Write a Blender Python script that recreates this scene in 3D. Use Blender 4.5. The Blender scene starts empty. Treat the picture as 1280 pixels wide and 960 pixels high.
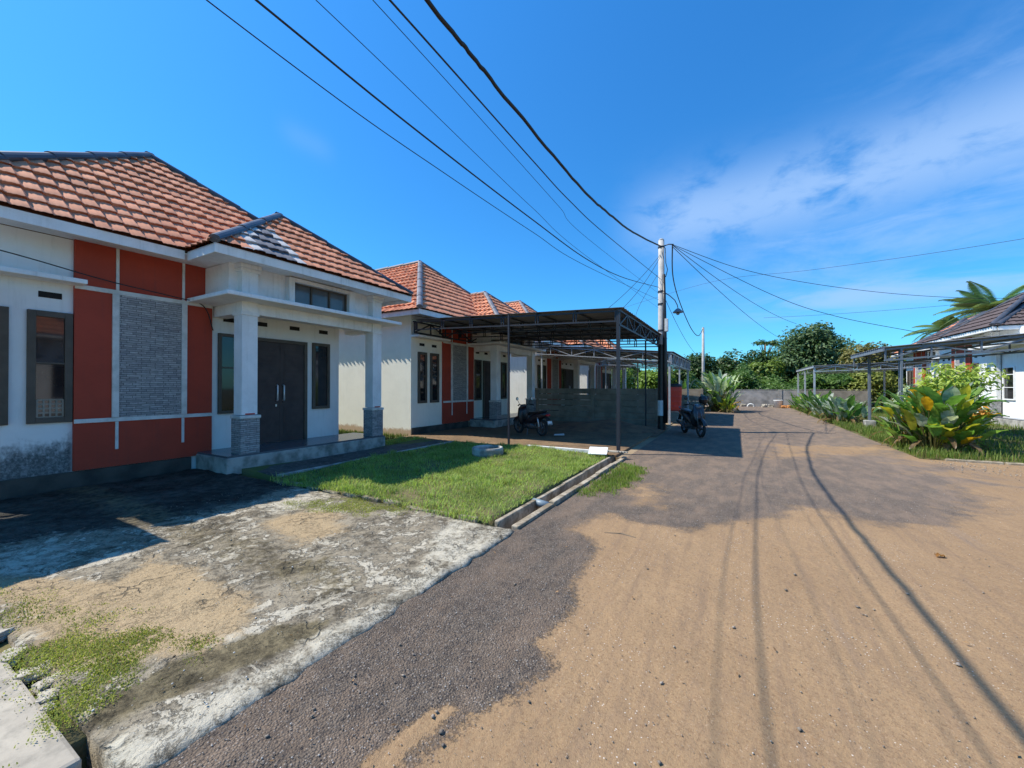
import bpy, bmesh, math, random
import numpy as np
from mathutils import Vector, Matrix, noise as mnoise

random.seed(7); rng = np.random.default_rng(7)
SC = bpy.context.scene
COL = SC.collection
R = math.radians

# ---------------------------------------------------------------- camera, sky, sun, exposure
YAW = 29.25
cam_d = bpy.data.cameras.new("camera"); cam = bpy.data.objects.new("camera", cam_d); COL.objects.link(cam)
cam_d.sensor_width = 36.0; cam_d.lens = 36.0 * 500 / 1280
cam_d.clip_start = 0.05; cam_d.clip_end = 2000
cam.location = (0, 0, 1.6); cam.rotation_euler = (R(90.35), 0, R(YAW))
SC.camera = cam

SUN_DIR = Vector((-2.45, -1.02, 3.48)).normalized()     # towards the sun
SUN_EL = math.asin(SUN_DIR.z); SUN_AZ = math.atan2(SUN_DIR.x, SUN_DIR.y)
sd = bpy.data.lights.new("sun", 'SUN'); so = bpy.data.objects.new("sun", sd); COL.objects.link(so)
sd.energy = 4.8; sd.angle = R(0.53); sd.color = (1.0, 0.93, 0.80)
so.rotation_euler = (-SUN_DIR).to_track_quat('-Z', 'Y').to_euler(); so.location = (0, 0, 30)

SC.view_settings.view_transform = 'Standard'; SC.view_settings.look = 'None'
SC.view_settings.gamma = 1; SC.view_settings.exposure = 0.44; SC.view_settings.use_curve_mapping = False
SC.cycles.use_denoising = True
SC.cycles.max_bounces = 6; SC.cycles.transparent_max_bounces = 8
SC.cycles.caustics_reflective = False; SC.cycles.caustics_refractive = False

class NT:
    """small node-tree writer"""
    def __init__(s, tree): s.t = tree; s.n = tree.nodes; s.l = tree.links
    def node(s, typ, **kw):
        n = s.n.new(typ)
        for k, v in kw.items():
            if k.startswith('i_'): n.inputs[k[2:].replace('_', ' ')].default_value = v
            else: setattr(n, k, v)
        return n
    def put(s, sock, v):
        if isinstance(v, bpy.types.NodeSocket): s.l.new(v, sock)
        elif v is not None: sock.default_value = v
    def math(s, op, a, b=None, c=None, clamp=False):
        n = s.node('ShaderNodeMath', operation=op); n.use_clamp = clamp
        s.put(n.inputs[0], a)
        if b is not None: s.put(n.inputs[1], b)
        if c is not None: s.put(n.inputs[2], c)
        return n.outputs[0]
    def ramp(s, v, lo, hi, smooth=True):
        n = s.node('ShaderNodeMapRange'); n.interpolation_type = 'SMOOTHSTEP' if smooth else 'LINEAR'
        s.put(n.inputs[0], v); s.put(n.inputs[1], lo); s.put(n.inputs[2], hi); return n.outputs[0]
    def mix(s, f, a, b, blend='MIX'):
        n = s.node('ShaderNodeMix', data_type='RGBA', blend_type=blend)
        s.put(n.inputs[0], f)
        for k, v in ((6, a), (7, b)):
            if not isinstance(v, bpy.types.NodeSocket): v = (*v, 1) if len(v) == 3 else v
            s.put(n.inputs[k], v)
        return n.outputs[2]
    def noise(s, vec, scale, detail=4, rough=.55, dist=0):
        n = s.node('ShaderNodeTexNoise'); s.put(n.inputs['Vector'], vec)
        s.put(n.inputs['Scale'], scale); n.inputs['Detail'].default_value = detail
        n.inputs['Roughness'].default_value = rough; n.inputs['Distortion'].default_value = dist
        return n.outputs[0]
    def vor(s, vec, scale, feature='F1', out=0):
        n = s.node('ShaderNodeTexVoronoi', feature=feature); s.put(n.inputs['Vector'], vec); s.put(n.inputs['Scale'], scale)
        return n.outputs[out]
    def mapv(s, vec, scale=(1, 1, 1), rot=(0, 0, 0)):
        n = s.node('ShaderNodeMapping'); s.put(n.inputs[0], vec); n.inputs['Scale'].default_value = scale
        n.inputs['Rotation'].default_value = rot; return n.outputs[0]
    def attr(s, name):
        n = s.node('ShaderNodeAttribute', attribute_name=name); return n.outputs['Fac']
    def bump(s, h, strength=.4, dist=.02, nrm=None):
        n = s.node('ShaderNodeBump'); s.put(n.inputs['Height'], h)
        n.inputs['Strength'].default_value = strength; n.inputs['Distance'].default_value = dist
        if nrm is not None: s.l.new(nrm, n.inputs['Normal'])
        return n.outputs[0]

# world -----------------------------------------------------------
W = bpy.data.worlds.new("World"); SC.world = W; W.use_nodes = True
w = NT(W.node_tree); w.n.clear()
sky = w.node('ShaderNodeTexSky'); sky.sky_type = 'NISHITA'; sky.sun_disc = False
sky.sun_elevation = SUN_EL; sky.sun_rotation = SUN_AZ; sky.altitude = 0
sky.air_density = 1.0; sky.dust_density = 0.35; sky.ozone_density = 2.2
hs = w.node('ShaderNodeHueSaturation'); hs.inputs['Hue'].default_value = 0.5
hs.inputs['Saturation'].default_value = 1.15; hs.inputs['Value'].default_value = 1.75
w.l.new(sky.outputs[0], hs.inputs['Color'])
tc = w.node('ShaderNodeTexCoord'); sx = w.node('ShaderNodeSeparateXYZ'); w.l.new(tc.outputs['Generated'], sx.inputs[0])
az = w.math('ARCTAN2', sx.outputs[0], sx.outputs[1]); el = w.math('ARCSINE', sx.outputs[2])
cv = w.node('ShaderNodeCombineXYZ'); w.l.new(az, cv.inputs[0]); w.l.new(el, cv.inputs[1])
wisp = w.noise(w.mapv(cv.outputs[0], (2.2, 9, 1), (0, 0, R(-6))), 2.2, 8, .62, .6)
puff = w.noise(w.mapv(cv.outputs[0], (3, 6, 1)), 3.0, 6, .6, .3)
def band(az0, el0, slope, wid, a0, a1, fade=.12):
    c = w.math('ADD', w.math('MULTIPLY', w.math('SUBTRACT', az, az0), slope), el0)
    d = w.math('DIVIDE', w.math('SUBTRACT', el, c), wid)
    g = w.math('EXPONENT', w.math('MULTIPLY', w.math('MULTIPLY', d, d), -1.0))
    return w.math('MULTIPLY', g, w.math('MULTIPLY', w.ramp(az, a0 - fade, a0 + fade), w.math('SUBTRACT', 1.0, w.ramp(az, a1 - fade, a1 + fade))))
b1 = w.math('MULTIPLY', band(.05, .375, .03, .075, -.20, 1.3, .10), w.ramp(puff, .22, .55))
b2 = w.math('MULTIPLY', band(.5, .40, .30, .15, .0, 1.5, .25), w.ramp(w.math('ADD', w.math('MULTIPLY', wisp, .6), w.math('MULTIPLY', puff, .4)), .30, .72))
b3 = w.math('MULTIPLY', band(.3, .175, .03, .035, .02, .75, .18), w.ramp(wisp, .3, .65))
b5 = w.math('MULTIPLY', band(.2, .27, .0, .10, .0, 1.2, .3), w.math('MULTIPLY', w.ramp(wisp, .45, .75), .6))
b4 = w.math('MULTIPLY', band(-.98, .50, -.2, .022, -1.03, -.94, .03), .16)
cl = w.math('MULTIPLY', w.math('MAXIMUM', w.math('MAXIMUM', b1, b2), w.math('MAXIMUM', w.math('MAXIMUM', b3, b5), b4)), .68, clamp=True)
tint = w.mix(1.0, hs.outputs[0], w.mix(w.ramp(el, .0, .85, False), (.165, .465, .645), (.205, .61, .84)), 'MULTIPLY')
skc = w.mix(cl, tint, (2.6, 3.9, 6.1))
bg = w.node('ShaderNodeBackground'); w.l.new(skc, bg.inputs[0]); bg.inputs[1].default_value = 0.128
wo = w.node('ShaderNodeOutputWorld'); w.l.new(bg.outputs[0], wo.inputs[0])

# ---------------------------------------------------------------- materials
def newmat(name):
    m = bpy.data.materials.new(name); m.use_nodes = True
    t = NT(m.node_tree); p = t.n['Principled BSDF']; return m, t, p
def pos(t): return t.node('ShaderNodeNewGeometry').outputs['Position']
def objc(t): return t.node('ShaderNodeTexCoord').outputs['Object']

def plain(name, c1, c2=None, scale=6, rough=.6, metal=0, bump=.15, bdist=.01, fine=60, spec=.5):
    m, t, p = newmat(name); P = objc(t)
    c2 = c2 or tuple(x * .78 for x in c1)
    n = t.noise(P, scale, 6); f = t.noise(P, fine, 3)
    c = t.mix(t.ramp(n, .35, .7), c1, c2)
    c = t.mix(t.math('MULTIPLY', t.ramp(f, .4, .75), .25), c, tuple(x * .7 for x in c1))
    t.put(p.inputs['Base Color'], c); p.inputs['Roughness'].default_value = rough; p.inputs['Metallic'].default_value = metal
    p.inputs['Specular IOR Level'].default_value = spec
    if bump: t.put(p.inputs['Normal'], t.bump(t.math('ADD', n, t.math('MULTIPLY', f, .5)), bump, bdist))
    return m

def wall_mat(name, base, grime, top, amount, streak=.35, ymax=None, soft=.85):
    m, t, p = newmat(name); P = pos(t); s = t.node('ShaderNodeSeparateXYZ'); t.l.new(P, s.inputs[0])
    n = t.noise(P, 2.2, 8, .65, .4); f = t.noise(t.mapv(P, (1, 1, .45)), 11, 9, .72)
    st = t.noise(t.mapv(P, (7, 7, .7)), 1.6, 6, .6)
    h = t.math('ADD', s.outputs[2], t.math('MULTIPLY', t.math('SUBTRACT', n, .5), -.85 * top))
    g = t.math('SUBTRACT', 1.0, t.ramp(h, .38 * top, 1.05 * top))
    g = t.ramp(t.math('ADD', g, t.math('MULTIPLY', t.math('SUBTRACT', f, .5), 1.3)), .30, soft + .12); g = t.math('MULTIPLY', g, amount, clamp=True)
    if ymax is not None: g = t.math('MULTIPLY', g, t.ramp(s.outputs[1], ymax, ymax - .08))
    fine = t.noise(P, 30, 6, .7); grime = t.mix(t.ramp(fine, .42, .66), grime, tuple(x * 3.2 + .10 for x in grime)) if ymax is not None else grime
    c = t.mix(t.ramp(n, .3, .75), base, tuple(x * .93 for x in base))
    c = t.mix(t.math('MULTIPLY', t.ramp(st, .52, .8), streak), c, (.42, .43, .40))
    c = t.mix(g, c, grime)
    t.put(p.inputs['Base Color'], c); p.inputs['Roughness'].default_value = .75
    t.put(p.inputs['Normal'], t.bump(t.math('ADD', f, t.math('MULTIPLY', t.noise(P, 4, 3), 1.5)), .12, .01))
    return m

def paint(name, base, streak, amt, rough=.7):
    m, t, p = newmat(name); P = pos(t)
    st = t.noise(t.mapv(P, (9, 9, .5)), 1.7, 7, .65); b = t.noise(P, 1.6, 8, .68, .5); f = t.noise(P, 45, 4, .65)
    hair = t.vor(t.mapv(P, (1, 1, .6)), 1.1, 'DISTANCE_TO_EDGE')
    c = t.mix(t.ramp(b, .3, .72), base, tuple(x * .84 for x in base))
    c = t.mix(t.math('MULTIPLY', t.math('MULTIPLY', t.ramp(st, .48, .78), t.ramp(b, .35, .6)), amt), c, streak)
    c = t.mix(t.math('MULTIPLY', t.ramp(f, .55, .75), .18), c, tuple(x * .6 for x in base))
    t.put(p.inputs['Base Color'], c); p.inputs['Roughness'].default_value = rough; p.inputs['Specular IOR Level'].default_value = .3
    t.put(p.inputs['Normal'], t.bump(t.math('ADD', f, b), .14, .008)); return m

def roof_mat(name, c1, c2, dark, patch=None):
    m, t, p = newmat(name); P = objc(t); s = t.node('ShaderNodeSeparateXYZ'); t.l.new(P, s.inputs[0])
    i = t.math('FLOOR', t.math('DIVIDE', s.outputs[0], TILE)); j = t.math('FLOOR', t.math('DIVIDE', s.outputs[1], ROW))
    cb = t.node('ShaderNodeCombineXYZ'); t.put(cb.inputs[0], i); t.put(cb.inputs[1], j)
    wn = t.node('ShaderNodeTexWhiteNoise', noise_dimensions='2D'); t.l.new(cb.outputs[0], wn.inputs[0])
    n = t.noise(P, 1.1, 6, .6); f = t.noise(P, 30, 5, .6)
    c = t.mix(wn.outputs[0], c1, c2)
    stn = t.noise(t.mapv(P, (3.5, .5, 1)), 1.5, 6, .65)
    c = t.mix(t.math('MULTIPLY', t.ramp(n, .45, .75), .45), c, dark)
    c = t.mix(t.math('MULTIPLY', t.ramp(stn, .5, .75), .32), c, dark)
    c = t.mix(t.math('MULTIPLY', t.ramp(f, .5, .8), .4), c, dark)
    rough = .8; p.inputs['Specular IOR Level'].default_value = .15
    if patch:
        a0, a1, j1, k = patch
        x = t.math('SUBTRACT', i, t.math('FLOOR', t.math('MULTIPLY', j, k)))
        fl = t.math('MULTIPLY', t.math('MULTIPLY', t.math('GREATER_THAN', x, a0 - .5), t.math('LESS_THAN', i, a1 + .5)), t.math('LESS_THAN', j, j1 + .5))
        edge = t.math('MAXIMUM', t.math('COMPARE', x, a0, .4), t.math('COMPARE', i, a1, .4))
        c = t.mix(fl, c, t.mix(edge, (.17, .17, .19), (.55, .52, .50)))
    t.put(p.inputs['Base Color'], c); p.inputs['Roughness'].default_value = rough
    t.put(p.inputs['Normal'], t.bump(f, .2, .006))
    return m

TILE, ROW = .20, .345
M = {}
M['wall1'] = wall_mat('white_wall_mouldy', (.80, .82, .81), (.030, .040, .042), 1.0, .92, .3, 2.14)
M['wall2'] = wall_mat('white_wall_mud_splashed', (.88, .87, .77), (.40, .23, .11), .34, .8, .12)
M['wallr'] = wall_mat('white_wall_clean', (.85, .86, .86), (.2, .19, .16), .3, .5)
M['white'] = paint('white_paint', (.87, .87, .86), (.42, .43, .40), .5)
M['white_dirty'] = plain('weathered_white_paint', (.72, .72, .69), (.52, .53, .50), 5, .7, bump=.15)
M['red'] = paint('brick_red_paint', (.42, .060, .032), (.20, .05, .04), .5)
M['concrete'] = plain('weathered_concrete', (.46, .44, .40), (.16, .155, .135), 4, .85, bump=.5, bdist=.015)
M['concrete_dark'] = plain('dark_concrete', (.075, .072, .062), (.03, .03, .027), 3, .85, bump=.5, bdist=.015)  # much darker concrete tone, for foundation strips and the road edge
M['floor_tile'] = plain('grey_floor_tile', (.12, .125, .14), (.10, .105, .12), 2, .22, bump=.02)
M['brown'] = plain('grey_brown_frame_paint', (.12, .10, .080), (.095, .08, .064), 5, .6, bump=.05, spec=.2)
M['door'] = plain('dark_door_paint', (.080, .064, .060), (.060, .048, .046), 4, .6, bump=.05, spec=.2)
M['black'] = plain('black_plastic', (.012, .012, .013), (.02, .02, .022), 8, .4, bump=.02)
M['rubber'] = plain('tyre_rubber', (.018, .018, .019), (.03, .03, .03), 20, .85, bump=.1)
M['chrome'] = plain('bright_metal', (.75, .75, .74), (.62, .62, .62), 8, .3, metal=.35, bump=0)
M['ridge'] = plain('dark_ridge_cap', (.075, .08, .095), (.05, .05, .058), 3, .42, bump=.08)
M['ridge2'] = plain('sunlit_ridge_cap', (.20, .19, .20), (.12, .11, .115), 3, .5, bump=.08)  # paler copy of the cap material, sunlight put into its colour
M['tile'] = roof_mat('terracotta_tile', (.75, .325, .188), (.57, .235, .135), (.17, .085, .06))
M['tile_patch'] = roof_mat('terracotta_tile_repaired', (.75, .325, .188), (.57, .235, .135), (.17, .085, .06), (3, 7, 3, .8))
M['tile_dark'] = roof_mat('dark_brown_tile', (.125, .098, .098), (.10, .08, .082), (.05, .042, .045))
M['steel_dark'] = plain('dark_steel', (.020, .024, .036), (.016, .018, .026), 5, .5, bump=.03)
M['steel_grey'] = plain('painted_grey_steel', (.17, .20, .24), (.13, .15, .18), 5, .5, bump=.03)
M['steel_white'] = plain('galvanised_truss_steel', (.55, .57, .60), (.42, .44, .47), 5, .4, metal=.3, bump=.03)
M['sheet'] = plain('grey_roof_sheet', (.17, .178, .195), (.13, .136, .15), 1.5, .5, bump=.04)
M['pole'] = plain('spun_concrete', (.48, .46, .44), (.36, .35, .33), 5, .8, bump=.15)
M['cable'] = plain('cable_rubber', (.010, .010, .012), (.016, .016, .02), 9, .6, bump=0)
M['fence'] = plain('precast_fence_concrete', (.33, .285, .225), (.21, .18, .14), 2.5, .85, bump=.3)
M['boundary'] = plain('grey_block_wall', (.40, .37, .34), (.20, .19, .175), 1.6, .85, bump=.3)
M['tank'] = plain('red_plastic', (.72, .065, .035), (.62, .055, .03), 3, .4, bump=.05)
M['soil'] = plain('brown_soil', (.27, .15, .08), (.15, .085, .05), 3, .95, bump=.8, bdist=.04, fine=30)
M['rock'] = plain('pale_rock', (.48, .43, .35), (.17, .145, .10), 5, .9, bump=.9, bdist=.02)
M['redbits'] = plain('faded_red_sticker', (.55, .07, .06), (.45, .08, .07), 9, .6, bump=0)
M['orange'] = plain('orange_plastic', (.62, .25, .06), (.5, .2, .05), 6, .5, bump=0)
M['paper'] = plain('white_sheet', (.80, .80, .78), (.62, .62, .6), 7, .5, bump=.1)
M['headlight'] = plain('lamp_glass', (.16, .165, .175), (.10, .10, .11), 6, .1, bump=0)
M['tail'] = plain('red_lamp_lens', (.45, .015, .02), (.35, .01, .02), 6, .15, bump=0)
M['bike_red'] = plain('dark_red_fairing', (.10, .012, .018), (.05, .01, .014), 4, .25, bump=0)
M['bike_grey'] = plain('graphite_fairing', (.045, .047, .052), (.03, .03, .034), 4, .3, bump=0)
M['bike_black'] = plain('black_fairing', (.016, .014, .018), (.035, .010, .014), 3, .3, bump=0)
M['under'] = plain('roof_underlay', (.20, .085, .05), (.15, .065, .04), 4, .9, bump=0)
M['engine'] = plain('engine_metal', (.18, .18, .185), (.09, .09, .095), 12, .45, metal=.7, bump=.2)
M['trunk'] = plain('tree_bark', (.16, .125, .09), (.09, .07, .05), 8, .9, bump=.5, bdist=.03)
M['darkvoid'] = plain('shaded_vent_void', (.010, .010, .010), (.014, .014, .014), 5, .9, bump=0)
M['pipe'] = plain('blue_grey_pvc', (.20, .26, .30), (.15, .2, .24), 5, .45, bump=0)

def glass_mat():
    m, t, p = newmat('dark_window_glass'); P = objc(t)
    c = t.mix(t.ramp(t.noise(P, 1.3, 3), .35, .7), (.008, .009, .012), (.028, .027, .03))
    t.put(p.inputs['Base Color'], c); p.inputs['Roughness'].default_value = .04; p.inputs['IOR'].default_value = 1.5
    t.put(p.inputs['Normal'], t.bump(t.noise(P, 1.1, 2), .03, .02))
    return m
M['glass'] = glass_mat()

def curtain_mat():
    m, t, p = newmat('pale_grey_glazing'); P = objc(t)
    c = t.mix(t.ramp(t.noise(P, 2, 3), .3, .7), (.10, .11, .12), (.15, .16, .17))
    t.put(p.inputs['Base Color'], c); p.inputs['Roughness'].default_value = .12
    return m
M['glass_pale'] = curtain_mat()

def stone_mat():
    m, t, p = newmat('grey_split_stone'); P = objc(t)
    mp = t.mapv(P, (1, 1, 1))
    s = t.node('ShaderNodeSeparateXYZ'); t.l.new(P, s.inputs[0])
    cb = t.node('ShaderNodeCombineXYZ'); t.put(cb.inputs[0], t.math('ADD', s.outputs[0], s.outputs[1])); t.put(cb.inputs[1], s.outputs[2])
    br = t.node('ShaderNodeTexBrick'); t.l.new(cb.outputs[0], br.inputs['Vector'])
    br.inputs['Scale'].default_value = 1.0; br.inputs['Brick Width'].default_value = .19; br.inputs['Row Height'].default_value = .036
    br.inputs['Mortar Size'].default_value = .0034; br.inputs['Mortar Smooth'].default_value = .3; br.inputs['Bias'].default_value = 0
    br.offset = .37; br.offset_frequency = 2; br.squash = .6; br.squash_frequency = 3
    br.inputs['Color1'].default_value = (.32, .315, .315, 1); br.inputs['Color2'].default_value = (.52, .51, .50, 1); br.inputs['Mortar'].default_value = (.055, .055, .06, 1)
    f = t.noise(t.mapv(P, (12, 12, 40)), 1.5, 5, .6)
    t.put(p.inputs['Base Color'], t.mix(t.math('MULTIPLY', t.ramp(f, .35, .7), .45), br.outputs[0], (.10, .10, .105)))
    p.inputs['Roughness'].default_value = .8
    t.put(p.inputs['Normal'], t.bump(t.math('SUBTRACT', t.math('MULTIPLY', f, 1.2), br.outputs[1]), .8, .012))
    return m
M['stone'] = stone_mat()

def road_mat():
    m, t, p = newmat('dusty_asphalt'); P = pos(t)
    a = t.attr('sand'); d = t.attr('dust')
    n1 = t.noise(P, 3.2, 8, .6); n2 = t.noise(P, 22, 5, .65); n0 = t.noise(P, .9, 6, .6, .5)
    a = t.math('ADD', a, t.math('MULTIPLY', t.math('SUBTRACT', n0, .5), t.math('ADD', .38, t.math('MULTIPLY', d, 2.2))))
    fac = t.math('ADD', a, t.math('ADD', t.math('MULTIPLY', t.math('SUBTRACT', n1, .5), t.math('ADD', .42, t.math('MULTIPLY', d, .7))), t.math('ADD', t.math('MULTIPLY', t.math('SUBTRACT', n2, .5), .40), t.math('MULTIPLY', t.math('SUBTRACT', t.noise(P, 75, 4, .75), .5), .55))))
    sand = t.ramp(fac, t.math('SUBTRACT', .43, t.math('MULTIPLY', d, .22)), t.math('ADD', .58, t.math('MULTIPLY', d, .22)))
    chip = t.vor(P, 85, 'F1', 0); chipc = t.vor(P, 85, 'F1', 1)
    sc = t.node('ShaderNodeSeparateColor'); t.l.new(chipc, sc.inputs[0])
    grain = t.noise(P, 160, 3, .7); mid = t.noise(P, 9, 6, .6); big = t.noise(P, .7, 5, .6)
    asp = t.mix(t.ramp(mid, .3, .75), (.105, .082, .064), (.16, .128, .10))
    asp = t.mix(t.math('MULTIPLY', t.ramp(sc.outputs[0], .62, .95), t.math('SUBTRACT', 1.0, t.ramp(chip, .25, .5))), asp, (.30, .275, .25))
    asp = t.mix(t.math('MULTIPLY', t.ramp(sc.outputs[1], .6, .9), .7), asp, (.042, .037, .037))
    dn = t.noise(t.mapv(P, (2.2, .9, 1)), 1.6, 7, .65)
    dustf = t.math('MULTIPLY', t.math('ADD', d, t.math('MULTIPLY', t.math('SUBTRACT', dn, .5), 1.3)), .9, clamp=True)
    asp = t.mix(t.math('MULTIPLY', t.math('MULTIPLY', t.ramp(dn, .42, .66), t.math('ADD', .25, d)), t.math('SUBTRACT', 1.2, grain), clamp=True), asp, (.27, .18, .115))
    asp = t.mix(t.math('MULTIPLY', dustf, t.math('SUBTRACT', 1.15, grain), clamp=True), asp, (.30, .225, .17))
    sd_ = t.mix(t.ramp(big, .3, .75), (.372, .246, .132), (.298, .193, .102))
    sd_ = t.mix(t.math('MULTIPLY', t.ramp(grain, .35, .7), .45), sd_, (.25, .16, .10))
    sd_ = t.mix(t.math('MULTIPLY', t.ramp(mid, .48, .75), .4), sd_, (.25, .165, .105))
    sd_ = t.mix(t.math('MULTIPLY', t.ramp(t.noise(P, 55, 4, .75), .50, .62), .6), sd_, (.21, .125, .068))
    sd_ = t.mix(t.math('MULTIPLY', t.ramp(t.noise(P, 70, 3, .7), .60, .70), .6), sd_, (.50, .36, .24))
    sd_ = t.mix(t.math('MULTIPLY', t.ramp(t.noise(t.mapv(P, (6, .35, 1), (0, 0, R(4))), 1.6, 6, .7), .46, .70), .6), sd_, (.225, .150, .095))
    sd_ = t.mix(t.math('MULTIPLY', t.ramp(sc.outputs[2], .955, .985), t.math('SUBTRACT', 1.0, t.ramp(chip, .2, .4))), sd_, (.62, .54, .46))
    # worn streaks along the wheel tracks where the asphalt greys through
    tr = t.noise(t.mapv(P, (3.2, .25, 1), (0, 0, R(8))), 1.3, 6, .6)
    sd_ = t.mix(t.math('MULTIPLY', t.ramp(tr, .58, .8), .45), sd_, (.24, .185, .15))
    c = t.mix(sand, asp, sd_)
    t.put(p.inputs['Base Color'], c); p.inputs['Roughness'].default_value = .92; p.inputs['Specular IOR Level'].default_value = .25
    hgt = t.mix(sand, t.math('SUBTRACT', t.math('MULTIPLY', sc.outputs[0], .5), chip), t.math('MULTIPLY', grain, .5))
    t.put(p.inputs['Normal'], t.bump(hgt, .8, .014, t.bump(t.math('ADD', mid, t.math('MULTIPLY', t.noise(P, 2.0, 6, .6), 2.0)), .45, .04)))
    return m
M['road'] = road_mat()

def drive_mat():
    m, t, p = newmat('cracked_concrete'); P = pos(t)
    n1 = t.noise(P, 2.6, 8, .65, .5); n2 = t.noise(P, 17, 6, .65); n3 = t.noise(P, 90, 3, .7)
    wv = t.node('ShaderNodeVectorMath', operation='ADD'); 
    nz = t.node('ShaderNodeTexNoise'); t.put(nz.inputs['Vector'], P); nz.inputs['Scale'].default_value = 3; nz.inputs['Detail'].default_value = 6
    vm = t.node('ShaderNodeVectorMath', operation='SCALE'); t.l.new(nz.outputs[1], vm.inputs[0]); vm.inputs['Scale'].default_value = .55
    t.l.new(P, wv.inputs[0]); t.l.new(vm.outputs[0], wv.inputs[1])
    crack = t.vor(wv.outputs[0], 2.4, 'DISTANCE_TO_EDGE'); crk = t.math('SUBTRACT', 1.0, t.ramp(crack, .004, .028))
    crk = t.math('MULTIPLY', crk, t.ramp(n1, .50, .62))
    big = t.noise(P, 1.5, 9, .68, .6); med = t.noise(P, 8, 9, .74, .5); fin = t.noise(P, 48, 5, .7)
    tone = t.math('ADD', t.math('MULTIPLY', big, .55), t.math('ADD', t.math('MULTIPLY', med, .75), t.math('MULTIPLY', fin, .25)))
    lay = t.math('ADD', t.math('MULTIPLY', t.noise(P, 3.2, 10, .72, .8), .75), t.math('MULTIPLY', t.noise(P, 19, 6, .7, .6), .35))
    base = t.mix(t.ramp(tone, .62, .86), (.085, .070, .048), (.30, .255, .185))
    skin = t.ramp(lay, .572, .592); rim = t.math('SUBTRACT', 1.0, t.ramp(t.math('ABSOLUTE', t.math('SUBTRACT', lay, .570)), .0, .014))
    base = t.mix(skin, base, t.mix(t.ramp(tone, .60, .84), (.24, .21, .155), (.49, .44, .345)))
    pit = t.ramp(t.noise(P, 30, 6, .75), .60, .66)
    base = t.mix(t.math('MULTIPLY', pit, .75), base, (.075, .062, .045))
    base = t.mix(t.math('MULTIPLY', rim, .75), base, (.05, .042, .03))
    def msk(a, lo=.40, hi=.62, k=.55):
        f = t.math('ADD', t.attr(a), t.math('ADD', t.math('MULTIPLY', t.math('SUBTRACT', n1, .5), k), t.math('MULTIPLY', t.math('SUBTRACT', n2, .5), k)))
        return t.ramp(f, lo, hi)
    c = t.mix(msk('algae_shade'), base, t.mix(t.ramp(tone, .62, .95), (.014, .013, .010), (.085, .08, .066)))  # algae stain, coloured near black to deepen the house's shadow as well
    c = t.mix(msk('moss', .4, .65), c, t.mix(t.ramp(tone, .62, .9), (.05, .040, .022), (.19, .155, .09)))
    c = t.mix(msk('sand', .38, .66), c, t.mix(t.ramp(n3, .35, .7), (.42, .315, .185), (.30, .215, .125)))
    c = t.mix(t.math('MULTIPLY', msk('pale', .5, .75), t.math('SUBTRACT', 1.0, t.math('MULTIPLY', t.math('MAXIMUM', pit, rim), .8))), c, t.mix(t.ramp(tone, .62, .82), (.16, .135, .095), (.49, .445, .35)))
    c = t.mix(t.math('MULTIPLY', crk, .6), c, (.045, .04, .032))
    t.put(p.inputs['Base Color'], c); p.inputs['Roughness'].default_value = .92; p.inputs['Specular IOR Level'].default_value = .25
    h = t.math('SUBTRACT', t.math('ADD', t.math('MULTIPLY', n2, .9), t.math('ADD', t.math('MULTIPLY', n3, .3), t.math('MULTIPLY', skin, .35))), t.math('ADD', t.math('MULTIPLY', crk, .8), t.math('MULTIPLY', pit, .3)))
    t.put(p.inputs['Normal'], t.bump(h, .8, .03))
    return m
M['drive'] = drive_mat()

def simple_ground(name, cols, scales, bump=.5, bd=.02):
    m, t, p = newmat(name); P = pos(t)
    c = t.mix(t.ramp(t.noise(P, scales[0], 7, .65), .35, .68), cols[0], cols[1])
    f = t.noise(P, scales[1], 5, .65)
    c = t.mix(t.math('MULTIPLY', t.ramp(f, .45, .72), .7), c, cols[2])
    t.put(p.inputs['Base Color'], c); p.inputs['Roughness'].default_value = .95; p.inputs['Specular IOR Level'].default_value = .2
    t.put(p.inputs['Normal'], t.bump(f, bump, bd))
    return m
M['ground'] = simple_ground('rough_ground', [(.10, .11, .04), (.16, .12, .07), (.07, .08, .03)], (.4, 8))
M['lawn'] = simple_ground('lawn_soil', [(.11, .135, .04), (.17, .135, .07), (.07, .085, .028)], (1.6, 30))
M['slab'] = simple_ground('dusty_slab', [(.36, .27, .17), (.25, .19, .125), (.17, .135, .095)], (1.2, 14))
M['earth'] = simple_ground('bare_earth_floor', [(.24, .16, .095), (.16, .108, .066), (.10, .072, .047)], (1.1, 11), .6, .03)
M['walk'] = simple_ground('smooth_walk_concrete', [(.46, .41, .33), (.36, .32, .26), (.22, .20, .165)], (1.4, 9), .3, .012)
M['verge'] = simple_ground('verge_soil', [(.09, .115, .03), (.17, .125, .07), (.06, .075, .022)], (1.8, 20))
M['kerbmat'] = simple_ground('weathered_kerb', [(.46, .40, .31), (.21, .165, .11), (.11, .09, .06)], (3.0, 16), .6, .015)
M['path'] = simple_ground('dark_damp_path', [(.10, .095, .08), (.055, .052, .045), (.20, .19, .17)], (2.0, 12))

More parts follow.
